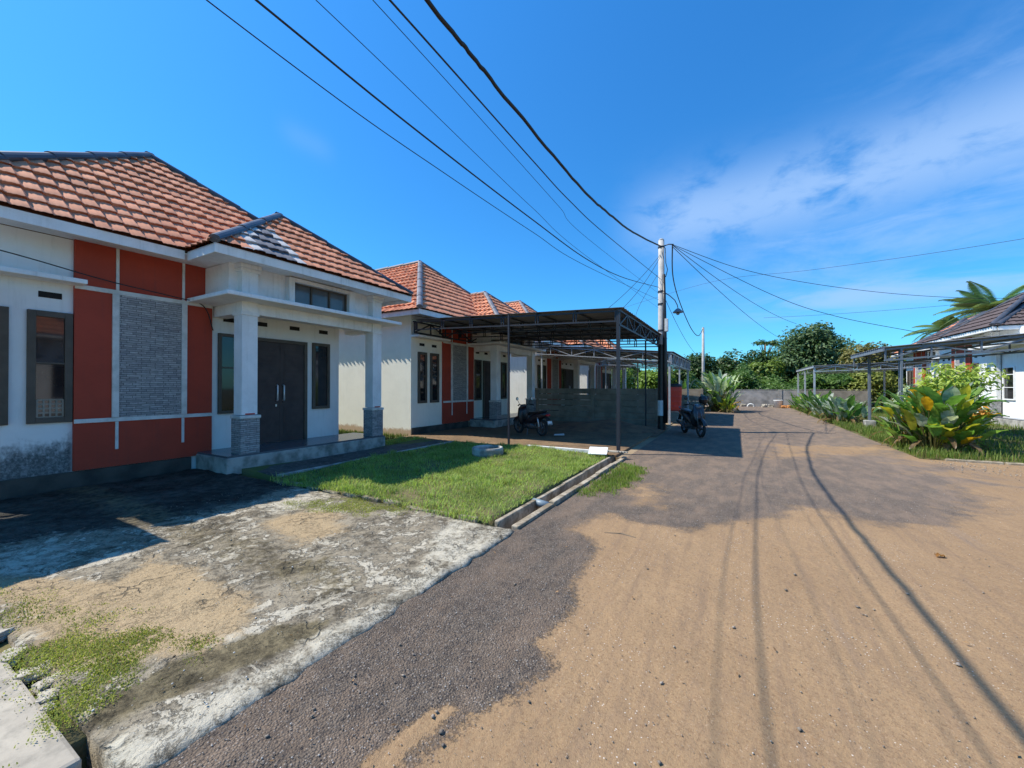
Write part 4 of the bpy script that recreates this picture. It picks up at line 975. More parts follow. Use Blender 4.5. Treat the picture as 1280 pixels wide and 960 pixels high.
    for s_ in (-1, 1):
        MB().tube([(.30, s_ * .25, 1.02), (.215, s_ * .375, .99)], .022, 10).build('grip', 'rubber', b, smooth=True)
        MB().tube([(.32, s_ * .22, 1.03), (.34, s_ * .28, 1.14), (.32, s_ * .32, 1.18)], .008, 6).lathe([(.005, -.016), (.055, -.012), (.062, 0), (.055, .008), (.004, .012)], 16, 'X', (.31, s_ * .34, 1.22)).build('mirror', 'black', b, smooth=True)
        MB().lathe([(.004, -.020), (.05, -.019), (.05, -.0165)], 16, 'X', (.31, s_ * .34, 1.22)).build('mirror_glass', 'chrome', b)
    MB().loft([superell(.42, .95, 0, .20, .14), superell(.47, .94, 0, .17, .11), superell(.49, .935, 0, .08, .05)]).build('headlight', 'headlight', b, smooth=True)
    return b
mk = motorbike('dark motorbike with red tail parked under the dark carport, front towards the house', (-5.80, 11.55, .055), R(158), 'bike_black')
mk.scale = (.9, .9, .94)
motorbike('black motorbike parked at the road edge in the pole shade, helmet hanging on its mirror', (-1.25, 14.35, .01), R(-62), 'bike_grey')
motorbike('dark red motorbike in front of the right bungalow porch, at the right edge', (8.9, 19.6, .06), R(-100), 'bike_red')
hm = thing('helmet', 'black helmet hung on the handlebar of the motorbike by the road', 'helmet', (-.92, 14.18, 1.18), .4)
MB().lathe([(.10, -.13), (.125, -.08), (.135, .0), (.12, .07), (.08, .115), (.01, .13)], 22).build('shell', 'black', hm, smooth=True)
MB().lathe([(.138, -.04), (.140, .0), (.134, .035)], 22).build('visor', 'glass', hm, smooth=True)

# ---------------------------------------------------------------- yard clutter
tk = thing('water_tank', 'upright red plastic tank standing behind the tall pole', 'tank', (-2.35, 18.6, 0), .15)
secs = []
for z, w_ in ((.55, .50), (.58, .56), (.75, .585), (.78, .57), (.96, .60), (.99, .585), (1.17, .62), (1.2, .605), (1.40, .64), (1.55, .64), (1.58, .62)):
    secs.append([(x, y, z) for x, y, _ in [(p[1], p[2], 0) for p in superell(0, 0, 0, w_, w_, 20, 5)]])
MB().loft(secs).build('tank_body', 'tank', tk)
MB().loft([[(p[1], p[2], z) for p in superell(0, 0, 0, w_, w_, 20, 5)] for z, w_ in ((1.581, .66), (1.64, .66), (1.70, .5), (1.72, .2))]).build('lid', 'black', tk)
st = MB()
for sx_ in (-1, 1):
    for sy_ in (-1, 1): st.box(sx_ * .26 - .05, sx_ * .26 + .05, sy_ * .26 - .05, sy_ * .26 + .05, .0, .49)
st.box(-.33, .33, -.33, .33, .491, .55); st.build('stand', 'concrete', tk)

ring = MB().lathe([(.27, .0), (.33, .0), (.35, .05), (.35, .15), (.33, .19), (.29, .19), (.27, .15)], 36, 'Z', (0, 0, 0), closed=True).build('concrete_ring', 'concrete', smooth=False, bevel=.01)
ring.location = (-4.85, 7.55, .06); tag(ring, 'round whitish concrete ring lying in the shaded lawn', 'planter')
pc = MB(); 
for i in range(3): pc.add([(-.30, -.14 + .1 * i, .0 + .02 * i), (.26, -.16 + .1 * i, .01 + .02 * i), (.28, -.05 + .1 * i, .06 + .02 * i), (-.28, -.03 + .1 * i, .05 + .02 * i), (-.30, -.14 + .1 * i, -.015 + .02 * i), (.26, -.16 + .1 * i, -.005 + .02 * i), (.28, -.05 + .1 * i, .045 + .02 * i), (-.28, -.03 + .1 * i, .035 + .02 * i)], [(0, 1, 2, 3), (4, 7, 6, 5), (0, 4, 5, 1), (1, 5, 6, 2), (2, 6, 7, 3), (3, 7, 4, 0)])
po = pc.build('roofing_sheet', 'paper'); po.scale = (.72, .72, .9); po.location = (-2.66, 8.66, .14); po.rotation_euler = (R(12), 0, R(10)); tag(po, 'crumpled white sheet lying on the grass by the carport post', 'sheet')
pp = MB().add([(-.16, -.06, 0), (.16, -.08, .02), (.17, .10, .03), (-.12, .09, .0), (-.16, -.06, -.012), (.16, -.08, .008), (.17, .10, .018), (-.12, .09, -.012)], [(0, 1, 2, 3), (4, 7, 6, 5), (0, 4, 5, 1), (1, 5, 6, 2), (2, 6, 7, 3), (3, 7, 4, 0)]).build('paper_bag', 'paper')
pp.location = (-4.8, 11.55, .10); pp.rotation_euler = (.1, .05, .5); tag(pp, 'white bag dropped on the floor behind the motorbike', 'bag')
pl = MB()
for i in range(4): pl.bar((-2.75 + .03 * i, 8.98 - .05 * i, .15), (-2.08 - .05 * i, 8.9 - .06 * i, .15 + .01 * i), .06, .03)
tag(pl.build('timber_offcuts', 'walk', bevel=.005), 'pale boards laid across the drain at the foot of the carport post', 'boards')

def heap(name, label, loc, rx, ry, h_, mat):
    n = 26; vs = []; fs = []
    for i in range(n):
        for j in range(n):
            u, v = -1 + 2 * i / (n - 1), -1 + 2 * j / (n - 1); r_ = math.hypot(u, v)
            z = h_ * max(0, 1 - r_ ** 1.3) * (1 + .5 * mnoise.noise(Vector((u * 2.2, v * 2.2, 4)))) + .02 * mnoise.noise(Vector((u * 8, v * 8, 1))) - .03 * (r_ > 1)
            vs.append((u * rx, v * ry, z))
    for i in range(n - 1):
        for j in range(n - 1): fs.append((i * n + j, (i + 1) * n + j, (i + 1) * n + j + 1, i * n + j + 1))
    o = MB().add(vs, fs).build(name, mat, smooth=True); o.location = loc; return tag(o, label, 'soil heap', kind=None)
heap('soil_heap', 'low heap of brown soil spread in front of the concrete plank fence', (-4.3, 14.6, .06), 2.1, 1.5, .28, 'soil')
# white half tyre edging, bucket and scraps at the end wall
for i, (x, r_) in enumerate(((-.35, .28), (1.0, .24))):
    o = MB().lathe([(r_ - .07, -.06), (r_, -.09), (r_ + .03, 0), (r_, .09), (r_ - .07, .06)], 24, 'Y', (0, 0, 0), closed=True).build('old_tyre', 'white_dirty', smooth=True)
    o.location = (x, 36.6 - i * .3, .02); tag(o, ('larger' if i == 0 else 'smaller') + ' white painted tyre half buried at the foot of the end wall', 'tyre', 'white tyres by the end wall')
for i, (x, y, r_) in enumerate(((.5, 36.7, .22), (1.9, 36.4, .26), (2.35, 36.8, .2))):
    o = rock((x, y, .06), r_, .7); o.name = 'white_rock'; tag(o, ('small white rock between the two old tyres', 'larger pale rock left of the white bucket', 'pale rock right against the end wall by the bucket')[i], 'rock')
bk = thing('bucket', 'white bucket standing at the foot of the end wall', 'bucket', (2.75, 35.9, 0))
MB().lathe([(.22, .0), (.29, .52), (.31, .54), (.31, .58), (.28, .58), (.21, .04)], 20).build('pail', 'paper', bk, smooth=True)
MB().tube([(.3, 0, .55), (.2, .1, .66), (0, .15, .70), (-.2, .1, .66), (-.3, 0, .55)], .012, 6).build('handle', 'steel_grey', bk)
for i, (x, y) in enumerate(((3.05, 35.4), (3.35, 35.9))):
    o = rock((x, y, .08), .22, .6); o.name = 'orange_scrap'; o.data.materials.clear(); o.data.materials.append(M['orange']); tag(o, ('orange plastic scrap lying by the white bucket', 'orange plastic scrap against the verge at the end wall')[i], 'scrap')

# ---------------------------------------------------------------- vegetation
def leaf_quads(C, N, size, aspect, cols):
    """one kite leaf (2 tris folded as quads) per centre"""
    n = len(C); N = N / np.linalg.norm(N, axis=1, keepdims=True)
    a = np.cross(N, rng.normal(size=(n, 3))); a /= np.linalg.norm(a, axis=1, keepdims=True); b = np.cross(N, a)
    L = size[:, None]; wv = (size * aspect)[:, None]
    v0 = C - a * L; v2 = C + a * L * 1.0 - N * L * .25; v1 = C + b * wv + N * wv * .2; v3 = C - b * wv + N * wv * .2
    V = np.stack([v0, v1, v2, v3], 1).reshape(-1, 3); Fq = np.arange(4 * n).reshape(n, 4)
    return V, Fq, cols

def tree(name, label, x, y, h_, cw, z_low, n, leaf, colA, colB, group='trees beyond the end wall', lobes=14, trunk=True, flat=1.0, jitter=.5, aspect=.5):
    t = thing(name, label, 'tree' if trunk else 'bush', (x, y, 0), random.uniform(0, 6), group)
    ch = (h_ - z_low) / 2; zc = (h_ + z_low) / 2; lb = []
    for k in range(lobes):
        d = rng.normal(size=3); d /= np.linalg.norm(d); rr_ = rng.uniform(.35, .72)
        c = np.array([d[0] * cw / 2 * rr_, d[1] * cw / 2 * rr_, zc + d[2] * ch * rr_ * flat]); lr = rng.uniform(.24, .42) * cw / 2 * 1.25
        lb.append((c, lr))
    Cs = []; Ns = []; cols = []; per = n // lobes
    for c, lr in lb:
        d = rng.normal(size=(per, 3)); d /= np.linalg.norm(d, axis=1, keepdims=True)
        r_ = lr * rng.uniform(.45, 1.08, size=(per, 1)) ** .6
        p = c + d * r_ * np.array([1, 1, min(1.0, 1.1 * ch / (cw / 2)) * .8]) ; p += rng.normal(size=p.shape) * leaf * jitter
        Cs.append(p); Ns.append(d * .7 + rng.normal(size=d.shape) * .5 + np.array([0, 0, .7]))
        m = rng.uniform(0, 1); mm = np.clip(m * .6 + rng.uniform(0, .5, size=(per, 1)), 0, 1)
        cols.append((np.array(colA) * (1 - mm) + np.array(colB) * mm) * 1.75)
    C = np.vstack(Cs); C[:, 2] = np.maximum(C[:, 2], .05); N = np.vstack(Ns); cl_ = np.vstack(cols)
    V, Fq, cl_ = leaf_quads(C, N, leaf * rng.uniform(.7, 1.3, len(C)), aspect, cl_)
    np_mesh('crown', V, Fq, 'leaf', cl_, parent=t)
    if trunk:
        mb = MB(); r0 = .035 * h_ * .55 + .05
        mb.tube([(0, 0, -.2), (.06, .03, zc * .4), (.0, .08, zc), (.1, 0, h_ * .85)], [r0, r0 * .75, r0 * .5, r0 * .15], 10)
        for c, lr in lb[:9]: mb.tube([(0.02, .05, zc * .55 + .1), tuple(np.array([0, 0, zc * .7]) * .5 + c * .5), tuple(c)], [r0 * .4, r0 * .25, r0 * .08], 6)
        mb.build('trunk', 'trunk', t, smooth=True)
    return t
G1, G2 = (.030, .058, .018), (.075, .125, .035)
tree('tall_tree', 'tallest round dark tree rising beyond the end wall', 6.2, 46, 8.4, 6.6, 1.2, 11000, .16, (.035, .066, .026), (.085, .13, .055), lobes=26)
tree('small_tree', 'flat topped small tree sticking up left of the tallest tree', 2.7, 50, 6.5, 3.0, 5.8, 300, .16, G1, G2, lobes=7, flat=.5)
tree('dark_tree', 'dark tree behind the thin pole, left end of the tree line', -3.2, 44, 5.2, 5.0, .8, 4500, .17, (.022, .045, .015), (.05, .085, .025), lobes=16)
tree('dark_tree', 'dark bushy tree right of the thin pole', -.2, 45, 4.9, 5.0, .6, 4500, .17, (.020, .042, .014), (.048, .085, .024), lobes=16)
tree('dark_tree', 'dark tree in the middle of the tree line under the flat topped tree', 2.4, 48, 5.6, 5.4, .6, 4500, .18, (.022, .045, .015), (.05, .09, .025), lobes=16)
tree('light_tree', 'yellow green tree in the middle of the tree line', 2.3, 43.5, 4.5, 3.6, .6, 4000, .15, (.07, .11, .022), (.15, .20, .04), lobes=14)
tree('dark_tree', 'dark tree at the left foot of the tallest tree', 4.6, 47, 5.2, 4.6, .5, 4000, .17, (.02, .045, .015), (.05, .09, .03), lobes=14)
tree('brown_tree', 'brownish yellow tree right of the tallest tree', 9.3, 43, 5.3, 5.0, .8, 5000, .15, (.08, .085, .026), (.17, .15, .05), lobes=16)
tree('dark_tree', 'dark tree behind the small pale carport', 11.5, 46, 5.2, 6.0, .5, 4500, .17, (.03, .055, .016), (.07, .11, .03), lobes=16)
for i, (x, y, hh) in enumerate(((-7, 42, 4.0), (-11.5, 43, 4.6), (-16, 41, 4.2), (-21, 44, 5.0))):
    tree('bright_tree', ('bright green tree seen between the left carports', 'second bright tree glimpsed beyond the left carports', 'third bright tree hidden mostly by the left bungalows', 'leftmost bright tree far behind the bungalows')[i], x, y, hh, 5.0, .3, 3000, .18, (.07, .12, .02), (.14, .20, .035), lobes=14)
tree('yellow_bush', 'yellowish green bush under the small pale carport, beyond the wall', 9.0, 40.0, 3.0, 5.5, .2, 4500, .13, (.07, .10, .02), (.17, .19, .045), lobes=18, trunk=False)
# undergrowth in front of the trees: one mass
n = 16000; u = rng.uniform(-4, 8.5, n); v = rng.uniform(38.4, 42, n)
hg = 1.7 + .55 * np.sin(u * 1.1 + 1) + .35 * np.sin(u * 2.7) + (v - 38.4) * .32
C = np.stack([u, v, hg * rng.uniform(.2, 1.02, n) ** .5], -1); mm = np.clip(rng.uniform(0, .6, (n, 1)) + .4 * (np.sin(u * 2.2 + v) > 0)[:, None], 0, 1)
V, Fq, cc = leaf_quads(C, rng.normal(size=(n, 3)) * .6 + np.array([-.2, -.5, .9]), rng.uniform(.09, .19, n), .5, np.array((.045, .115, .022)) * (1 - mm) + np.array((.12, .21, .04)) * mm)
tag(np_mesh('undergrowth', V, Fq, 'leaf', cc), 'bright green undergrowth behind the end wall', 'undergrowth', kind='stuff')
# hedge mass along the horizon
n = 26000; u = rng.uniform(-60, 90, n); v = rng.uniform(55, 64, n)
hg = 3.4 + .9 * np.sin(u * .35) + .6 * np.sin(u * .9 + 2) + .4 * np.sin(u * 2.1)
C = np.stack([u, v, hg * rng.uniform(.05, 1.0, n) ** .6], -1); mm = rng.uniform(0, 1, (n, 1))
V, Fq, cc = leaf_quads(C, rng.normal(size=(n, 3)) * .7 + np.array([0, -.4, .7]), rng.uniform(.3, .55, n), .55, np.array((.025, .05, .016)) * (1 - mm) + np.array((.07, .11, .03)) * mm)
tag(np_mesh('distant_wood', V, Fq, 'leaf', cc), 'distant wood along the horizon', 'wood', kind='stuff')

# palm
def palm(label, x, y, h_, nf=18, L=3.0):
    p = thing('palm_tree', label, 'palm', (x, y, 0))
    MB().tube([(0, 0, -.2), (.1, 0, h_ * .5), (.05, .1, h_)], [.22, .17, .14], 12).build('trunk', 'trunk', p, smooth=True)
    V = []; Fq = []; cols = []
    for k in range(nf):
        a = 2 * math.pi * k / nf + random.uniform(-.15, .15); el_ = random.uniform(.05, 1.15); l = L * random.uniform(.8, 1.1); pts = []
        for i in range(13):
            t = i / 12; r_ = l * t * math.cos(el_ * (1 - .2 * t)); z = l * t * math.sin(el_) - (.9 + .5 * (1 - el_)) * t * t * l * .45
            pts.append(Vector((r_ * math.cos(a), r_ * math.sin(a), h_ + z)))
        side = Vector((-math.sin(a), math.cos(a), 0)); cA = np.array((.11, .17, .065)) * (1 + .9 * random.random())
        for i in range(1, 13):
            for s_ in (-1, 1):
                for sub in (0, .33, .66):
                    p0 = pts[i - 1].lerp(pts[i], sub); d = (pts[i] - pts[i - 1]).normalized(); ll = .62 * math.sin(math.pi * min(.97, (i + sub) / 13.2 + .08)) + .12
                    tip = p0 + side * s_ * ll * .8 + d * ll * .55 - Vector((0, 0, ll * .38)); wd = d * .022; b0 = len(V)
                    V += [p0 - wd, p0 + wd, (p0 + tip) / 2 + wd + Vector((0, 0, .05)), tip]; Fq.append((b0, b0 + 1, b0 + 2, b0 + 3)); cols.append(cA * random.uniform(.8, 1.5))
    np_mesh('fronds', np.array([tuple(v_) for v_ in V]), np.array(Fq), 'leaf', np.array(cols), parent=p)
    mb = MB()
    return p
palm('feathery palm behind the dark tiled roof at the right edge', 14.9, 38.8, 6.7, 30, 3.2)
palm('second palm with arching fronds, smaller, left of the feathery palm', 13.9, 42.5, 5.9, 16, 2.4)

def big_leaf(V, Fq, cols, base, out, length, width, droop, col):
    """paddle leaf as a 7x4 blade along an arching midrib"""
    out = Vector(out).normalized(); side = out.cross(Vector((0, 0, 1)))
    side = side.normalized() if side.length > .05 else Vector((1, 0, 0)); n = 7; b0 = len(V)
    d = out.copy(); p = Vector(base)
    for i in range(n + 1):
        t = i / n; wv = width * (math.sin(math.pi * min(1, t * .93 + .07)) ** .75) * (1 - .15 * t); nrm = side.cross(d).normalized()
        for k, sft in enumerate((-1, -.45, 0, .45, 1)):
            V.append(tuple(p + side * wv * sft * .5 + nrm * (abs(sft) ** 1.2) * wv * .16 + nrm * .012 * math.sin(i * 2.3 + k)))
        p = p + d * length / n; d = (d - Vector((0, 0, droop / n))).normalized()
    for i in range(n):
        for k in range(4):
            a = b0 + i * 5 + k; Fq.append((a, a + 1, a + 6, a + 5)); e = .82 + .3 * ((k + i) % 2)
            cols.append(np.array(col) * (e if k in (0, 3) else .9 + .2 * random.random()))
def clump(label, x, y, n, rad, hgt, leafL, leafW, pal, zb=.06, group='broad leaved clumps on the verge', dry=.12, name='broad_leaf_plant'):
    c = thing(name, label, 'plant', (x, y, zb), 0, group); V = []; Fq = []; cols = []; st = MB()
    for i in range(n):
        a = random.uniform(0, 2 * math.pi); r0 = rad * .35 * math.sqrt(random.random()); r1 = r0 + rad * random.uniform(.05, .6); hh = hgt * random.uniform(.10, .72)
        b = Vector((r0 * math.cos(a), r0 * math.sin(a), 0)); tip = Vector((r1 * math.cos(a + .2), r1 * math.sin(a + .2), hh)); mid = b.lerp(tip, .55) + Vector((0, 0, .12 * hh))
        st.tube([b, mid, tip], [.016, .012, .009], 5, cap=False)
        up = random.uniform(.7, 3.4); out = Vector((math.cos(a + random.uniform(-.5, .5)), math.sin(a + random.uniform(-.5, .5)), up)); k = random.random()
        col = random.choices([p_[0] for p_ in pal], [p_[1] for p_ in pal])[0]
        big_leaf(V, Fq, cols, tip, out, leafL * random.uniform(.6, 1.15), leafW * random.uniform(.7, 1.15), random.uniform(.3, 1.3), np.array(col) * random.uniform(.75, 1.25))
    for i in range(int(n * dry)):
        a = random.uniform(0, 2 * math.pi); r0 = rad * random.uniform(.3, .8)
        big_leaf(V, Fq, cols, (r0 * math.cos(a), r0 * math.sin(a), random.uniform(.12, .4)), (math.cos(a), math.sin(a), random.uniform(-.3, .3)), leafL * .8, leafW * .45, 1.6, np.array((.30, .20, .11)) * random.uniform(.6, 1.2))
    st.build('stems', PSTEM, c, smooth=True, fixn=False)
    np_mesh('leaves', np.array(V), np.array(Fq), 'bigleaf', np.array(cols), smooth=True, parent=c)
    return c
PSTEM = plain('plant_stem', (.16, .13, .04), (.10, .11, .03), 10, .6, bump=0)
PALG = [((.15, .30, .06), 5), ((.26, .42, .09), 4), ((.44, .50, .40), 2.4), ((.58, .62, .54), 1.0), ((.60, .56, .06), 1.8), ((.62, .34, .02), .7)]
PALW = [((.09, .20, .05), 4), ((.32, .40, .30), 3), ((.45, .50, .42), 2), ((.10, .2, .05), 2), ((.4, .3, .12), .6)]
PALP = [((.16, .28, .09), 2), ((.50, .58, .44), 3.2), ((.68, .72, .60), 2.6), ((.26, .40, .10), 2)]
PALY = [((.30, .33, .03), 2), ((.55, .30, .03), 1.2), ((.12, .2, .04), 3), ((.05, .10, .03), 2)]
clump('largest broad leaved clump at the right road edge with silvery, green and yellow leaves', 4.25, 13.4, 150, .85, 1.55, .62, .28, PALG)
clump('yellow and orange tinged clump at the left side of the largest clump', 3.85, 13.9, 44, .6, 1.3, .52, .22, PALG[:3] + [((.62, .30, .02), 4), ((.4, .36, .03), 3)])
clump('low mixed clump on the verge behind the largest clump, near the carport pedestal', 4.6, 15.3, 40, .8, .7, .5, .24, PALG)
clump('silvery clump in the middle of the right verge before the twin posts', 4.0, 21.6, 70, 1.1, .95, .6, .26, PALW, dry=.3)
clump('dense green clump farther along the right verge', 3.95, 24.6, 60, 1.0, .95, .6, .26, PALW)
clump('green clump by the small pale carport on the verge', 4.0, 28.0, 60, 1.1, 1.1, .62, .26, PALG[:3])
clump('farthest low clump on the right verge near the end wall', 3.9, 31.5, 50, 1.1, .9, .6, .24, PALG[:2])
clump('tall pale banana like clump around the thin pole', -1.0, 28.7, 150, 1.2, 2.6, .95, .32, PALP, .0)
clump('yellowish low clump at the foot of the tall pale clump', -.55, 27.8, 50, .7, .8, .5, .2, PALY, .0)
clump('pale leaves showing between the left carports near the dark grey fence', -3.2, 27.6, 40, .9, 2.1, .8, .3, PALW, .0)
# leafy shrub with yellow-green leaves
tree('leafy_shrub', 'rounded yellow green shrub behind the largest clump, with orange tips', 5.35, 15.6, 2.45, 2.0, .35, 3000, .085, (.13, .20, .035), (.30, .36, .07), 'shrubs on the verge', lobes=16, trunk=True, aspect=.32)
tree('leafy_shrub', 'white and green variegated shrub to the left of the yellow green shrub', 4.95, 16.9, 1.9, 1.2, .3, 1100, .08, (.14, .2, .08), (.55, .6, .48), 'shrubs on the verge', lobes=9, trunk=True, aspect=.3)
tree('leafy_shrub', 'orange flecked shrub beside the bungalow pier', 5.35, 14.85, 1.35, .7, .3, 450, .075, (.12, .17, .03), (.5, .2, .03), 'shrubs on the verge', lobes=8, trunk=True, aspect=.3)

# grass blades ------------------------------------------------------
def blades(name, label, n, pts_fn, hmin, hmax, wid, cA, cB, lean=.45):
    P, scale = pts_fn(n); n = len(P); a = rng.uniform(0, 2 * np.pi, n); h_ = rng.uniform(hmin, hmax, n) * scale
    d = np.stack([np.cos(a), np.sin(a), np.zeros(n)], -1); s_ = np.stack([-np.sin(a), np.cos(a), np.zeros(n)], -1)
    b = rng.uniform(.1, 1.0, (n, 1)) * lean; up = np.array([0, 0, 1.0]); H = h_[:, None]; wv = wid * rng.uniform(.6, 1.3, (n, 1))
    v0 = P - s_ * wv; v1 = P + s_ * wv; m0 = P + up * H * .55 + d * H * b * .4
    v2 = m0 + s_ * wv * .75; v3 = m0 - s_ * wv * .75; tip = P + up * H * (1 - .25 * b) + d * H * b * 1.1
    V = np.stack([v0, v1, v2, v3, tip, tip + s_ * wv * .08], 1).reshape(-1, 3)
    o = (np.arange(n) * 6)[:, None]; Fq = np.concatenate([o + np.array([[0, 1, 2, 3]]), o + np.array([[3, 2, 5, 4]])], 1).reshape(-1, 4)
    m = rng.uniform(0, 1, (n, 1)); cc = np.array(cA) * (1 - m) + np.array(cB) * m
    pt = np.sin(P[:, :1] * 2.9 + 1.3) * np.sin(P[:, 1:2] * 3.7 + P[:, :1]); cc = cc * (1 + .22 * pt) * np.array([1, 1, 1]); dead = rng.uniform(0, 1, (n, 1)) < .08 + .22 * (pt > .55); cc = np.where(dead, np.array((.28, .22, .10)), cc)
    return tag(np_mesh(name, V, Fq, 'grass', np.repeat(cc, 2, axis=0)), label, 'grass', kind='stuff')
def lawn_pts(n):
    x = rng.uniform(-8.5, -2.44, n); y = np.where(rng.uniform(0, 1, n) < .04, rng.normal(3.88, .05, n), rng.uniform(3.93, 8.97, n))
    bare = poly_field(x, y, [(-3.0, 3.9), (-2.4, 3.9), (-2.4, 4.5), (-2.75, 4.35)], .3) + poly_field(x, y, [(-3.4, 8.3), (-2.7, 8.2), (-2.8, 8.9), (-3.4, 8.9)], .4) * .7
    dens = .70 + .30 * np.sin(x * 2.3 + 1) * np.sin(y * 1.9) + .35 * np.sin(x * 5.1 + 2 * np.sin(y * 3)) * np.sin(y * 4.3 + x); k = (rng.uniform(0, 1, n) < dens) & (rng.uniform(0, 1, n) > bare) & ~((x < -6.75) & (x > -7.85)) & ~((x < -7.75) & (y < 7.5)) & (np.hypot(x + 4.85, y - 7.55) > .36)
    x, y = x[k], y[k]; sc = .55 + .5 * (np.sin(x * 3.1) * np.sin(y * 2.7 + 1) * .5 + .5) + .9 * (np.sin(x * 6.7 + 3 * np.sin(y * 2.1)) * np.sin(y * 7.3 + 2 * np.sin(x * 3)) > .55)
    return np.stack([x, y, lawn_z(x, y)], -1), sc
blades('lawn_grass', 'bright green lawn grass beside the driveway', 120000, lawn_pts, .025, .08, .0042, (.24, .36, .065), (.50, .59, .17), 1.1)
def poly_pts(polys, z, jx=0):
    def f(n):
        out = []; sc = []
        for poly, m in polys:
            pa = np.array(poly); k = int(n * m); x = rng.uniform(pa[:, 0].min() - .1, pa[:, 0].max() + .1, k); y = rng.uniform(pa[:, 1].min() - .1, pa[:, 1].max() + .1, k)
            fld = poly_field(x, y, poly, .22) + .30 * np.sin(x * 9 + 2) * np.sin(y * 11) * .6 + rng.normal(size=k) * .12; kk = fld > .56
            out.append(np.stack([x[kk], y[kk], np.full(kk.sum(), z)], -1)); sc.append(np.clip(fld[kk], .5, 1.1))
        return np.vstack(out), np.concatenate(sc)
    return f
DG = [(-3.75, .62), (-3.6, .95), (-3.24, 1.17), (-2.83, 1.2), (-2.70, 1.09), (-2.76, .85), (-2.68, .62), (-2.75, .50), (-2.96, .62), (-3.43, .6)]
DG2 = [(-4.9, .75), (-4.3, 1.0), (-3.6, 1.15), (-3.5, .8), (-4.4, .62)]
DG3 = [(-5.3, 3.2), (-4.7, 3.85), (-3.5, 3.85), (-3.9, 3.35), (-4.6, 3.1)]
blades('driveway_tufts', 'yellowish moss and grass tufts growing on the driveway', 38000, poly_pts([(DG, .8), (DG2, .22), (DG3, .6)], .035), .006, .022, .0032, (.26, .30, .05), (.48, .48, .12), 1.1)
blades('roadside_grass', 'green grass tuft outside the drain at the road edge', 9000, poly_pts([([(-2.05, 5.5), (-2.05, 8.4), (-1.5, 8.0), (-1.45, 6.9), (-1.6, 5.9)], 1.0)], .01), .03, .09, .005, (.17, .26, .04), (.30, .38, .08))
def verge_pts(n):
    x = np.concatenate([3.50 + rng.exponential(.8, n // 2), rng.uniform(3.65, 11, n - n // 2)]); y = rng.uniform(12.0, 36.8, len(x)); k = (x < 11) & (rng.uniform(0, 1, len(x)) < .35 + 1.0 * (np.sin(y * 2.9 + x) * np.sin(y * 1.1) > -.3))
    return np.stack([x[k], y[k], .05 + .02 * np.sin(x[k] * 2.3) * np.sin(y[k] * 1.9)], -1), np.full(k.sum(), 1.0)
blades('verge_grass', 'rough grass on the planted verge at the right', 42000, verge_pts, .06, .22, .008, (.12, .20, .035), (.26, .33, .07))
def yard_pts(n):
    x = rng.uniform(-16, -9.1, n); y = rng.uniform(7.2, 9.5, n); return np.stack([x, y, np.full(n, .0)], -1), np.full(n, 1.0)
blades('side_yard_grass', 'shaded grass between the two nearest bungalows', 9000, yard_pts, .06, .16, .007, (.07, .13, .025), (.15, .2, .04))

# loose gravel on the road and grit on the driveway -----------------
def pebbles(name, label, P, size, cols):
    n = len(P); base = np.array([[1, 0, 0], [0, 1, 0], [-1, 0, 0], [0, -1, 0], [0, 0, .8], [0, 0, -.6]], float)
    fs = np.array([[0, 1, 4], [1, 2, 4], [2, 3, 4], [3, 0, 4], [1, 0, 5], [2, 1, 5], [3, 2, 5], [0, 3, 5]])
    a = rng.uniform(0, 6.28, n); ca, sa = np.cos(a), np.sin(a); B = base[None] * (size[:, None, None]) * rng.uniform(.6, 1.2, (n, 6, 1)) * np.array([1, .8, .75])
    X = B[..., 0] * ca[:, None] - B[..., 1] * sa[:, None]; Y = B[..., 0] * sa[:, None] + B[..., 1] * ca[:, None]
    V = np.stack([X, Y, B[..., 2]], -1) + P[:, None, :]; Fq = (np.arange(n) * 6)[:, None, None] + fs[None]
    return tag(np_mesh(name, V.reshape(-1, 3), Fq.reshape(-1, 3), 'gravel', np.repeat(cols, 8, axis=0)), label, 'gravel', kind='stuff')
n = 34000; x = rng.uniform(-2.08, 3.6, n); y = .7 + rng.exponential(2.6, n); k = y < 11.5; x, y = x[k], y[k]
sf = f_sand(x, y); keep = rng.uniform(0, 1, len(x)) < np.where(sf > .55, .28, .95); x, y = x[keep], y[keep]; n = len(x)
tone = rng.uniform(0, 1, (n, 1)); cols = np.where(tone < .35, np.array((.20, .165, .135)) * (.8 + tone), np.where(tone < .85, np.array((.28, .225, .175)), np.array((.50, .47, .43))))
pebbles('loose_gravel', 'loose stone chips scattered over the road', np.stack([x, y, np.full(n, .006) + road_z(x, y)], -1), np.clip(rng.exponential(.0015, n) + .0016, 0, .0065), cols)
n = 1500; x = rng.uniform(-6.5, -2.2, n); y = rng.uniform(.7, 3.8, n); tone = rng.uniform(0, 1, (n, 1))
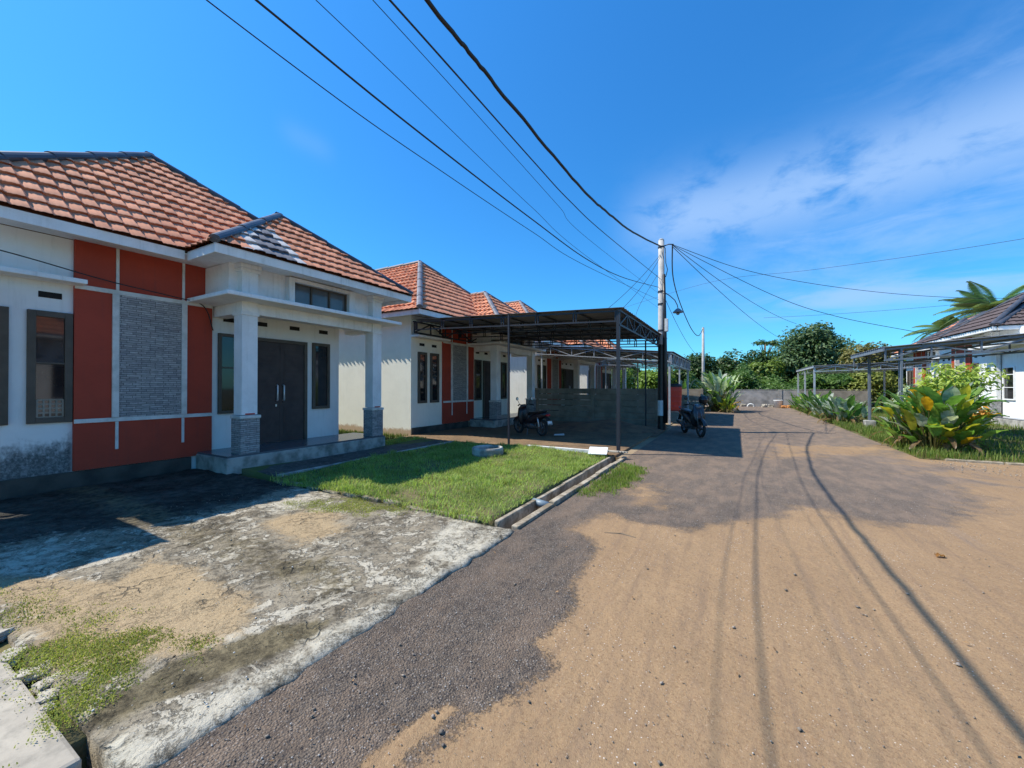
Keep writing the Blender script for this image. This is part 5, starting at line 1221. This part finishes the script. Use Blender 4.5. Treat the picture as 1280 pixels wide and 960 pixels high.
pebbles('driveway_grit', 'grit and pale chips scattered on the driveway', np.stack([x, y, np.full(n, .045)], -1), np.clip(rng.exponential(.0025, n) + .002, 0, .011), np.where(tone < .5, np.array((.22, .18, .13)), np.where(tone < .85, np.array((.33, .29, .23)), np.array((.55, .53, .5)))))
n = 900; x = rng.uniform(3.6, 9, n); y = rng.uniform(10.5, 12.0, n)
pebbles('kerb_rubble', 'broken chips along the pale edging on the right', np.stack([x, y, np.full(n, .01)], -1), rng.uniform(.006, .02, n), np.array((.35, .3, .25)) * rng.uniform(.5, 1.2, (n, 1)))
n = 260; x = rng.uniform(-1.9, 4.5, n); y = .9 + rng.exponential(2.8, n); tone = rng.uniform(.4, 1.1, (n, 1))
pebbles('loose_stones', 'larger loose stones lying here and there on the road', np.stack([x, y, .008 + road_z(x, y)], -1), np.clip(rng.exponential(.004, n) + .006, 0, .022), np.array((.33, .27, .215)) * tone)
n = 220; x = rng.uniform(-5.5, 4.5, n); y = .8 + rng.exponential(2.6, n); y = np.where(x < -2.1, .7 + (y % 3.1), y); z = np.where(x < -2.1, .06, .022)
a_ = rng.normal(size=(n, 3)) * .35 + np.array([0, 0, 1]); V, Fq, cc = leaf_quads(np.stack([x, y, z], -1), a_, rng.uniform(.006, .018, n), .4, np.array((.30, .18, .09)) * rng.uniform(.5, 1.6, (n, 1)))
tag(np_mesh('leaf_litter', V, Fq, 'leaf', cc), 'tiny dry leaf scraps scattered over road and driveway', 'litter', kind='stuff')
# twigs and dry leaves
tw = MB().tube([(-1.25, 4.28, .012), (-1.08, 4.33, .02), (-.92, 4.30, .012)], .008, 5).build('twig', 'trunk'); tag(tw, 'dry twig lying where asphalt meets sand near the drain', 'twig')
V = []; Fq = []; cols = []
big_leaf(V, Fq, cols, (1.62, 5.2, .02), (.8, .4, .25), .09, .055, .9, (.45, .22, .07))
tag(np_mesh('dry_leaf', np.array(V), np.array(Fq), 'bigleaf', np.array(cols)), 'brown dry leaf lying on the sandy road', 'leaf')
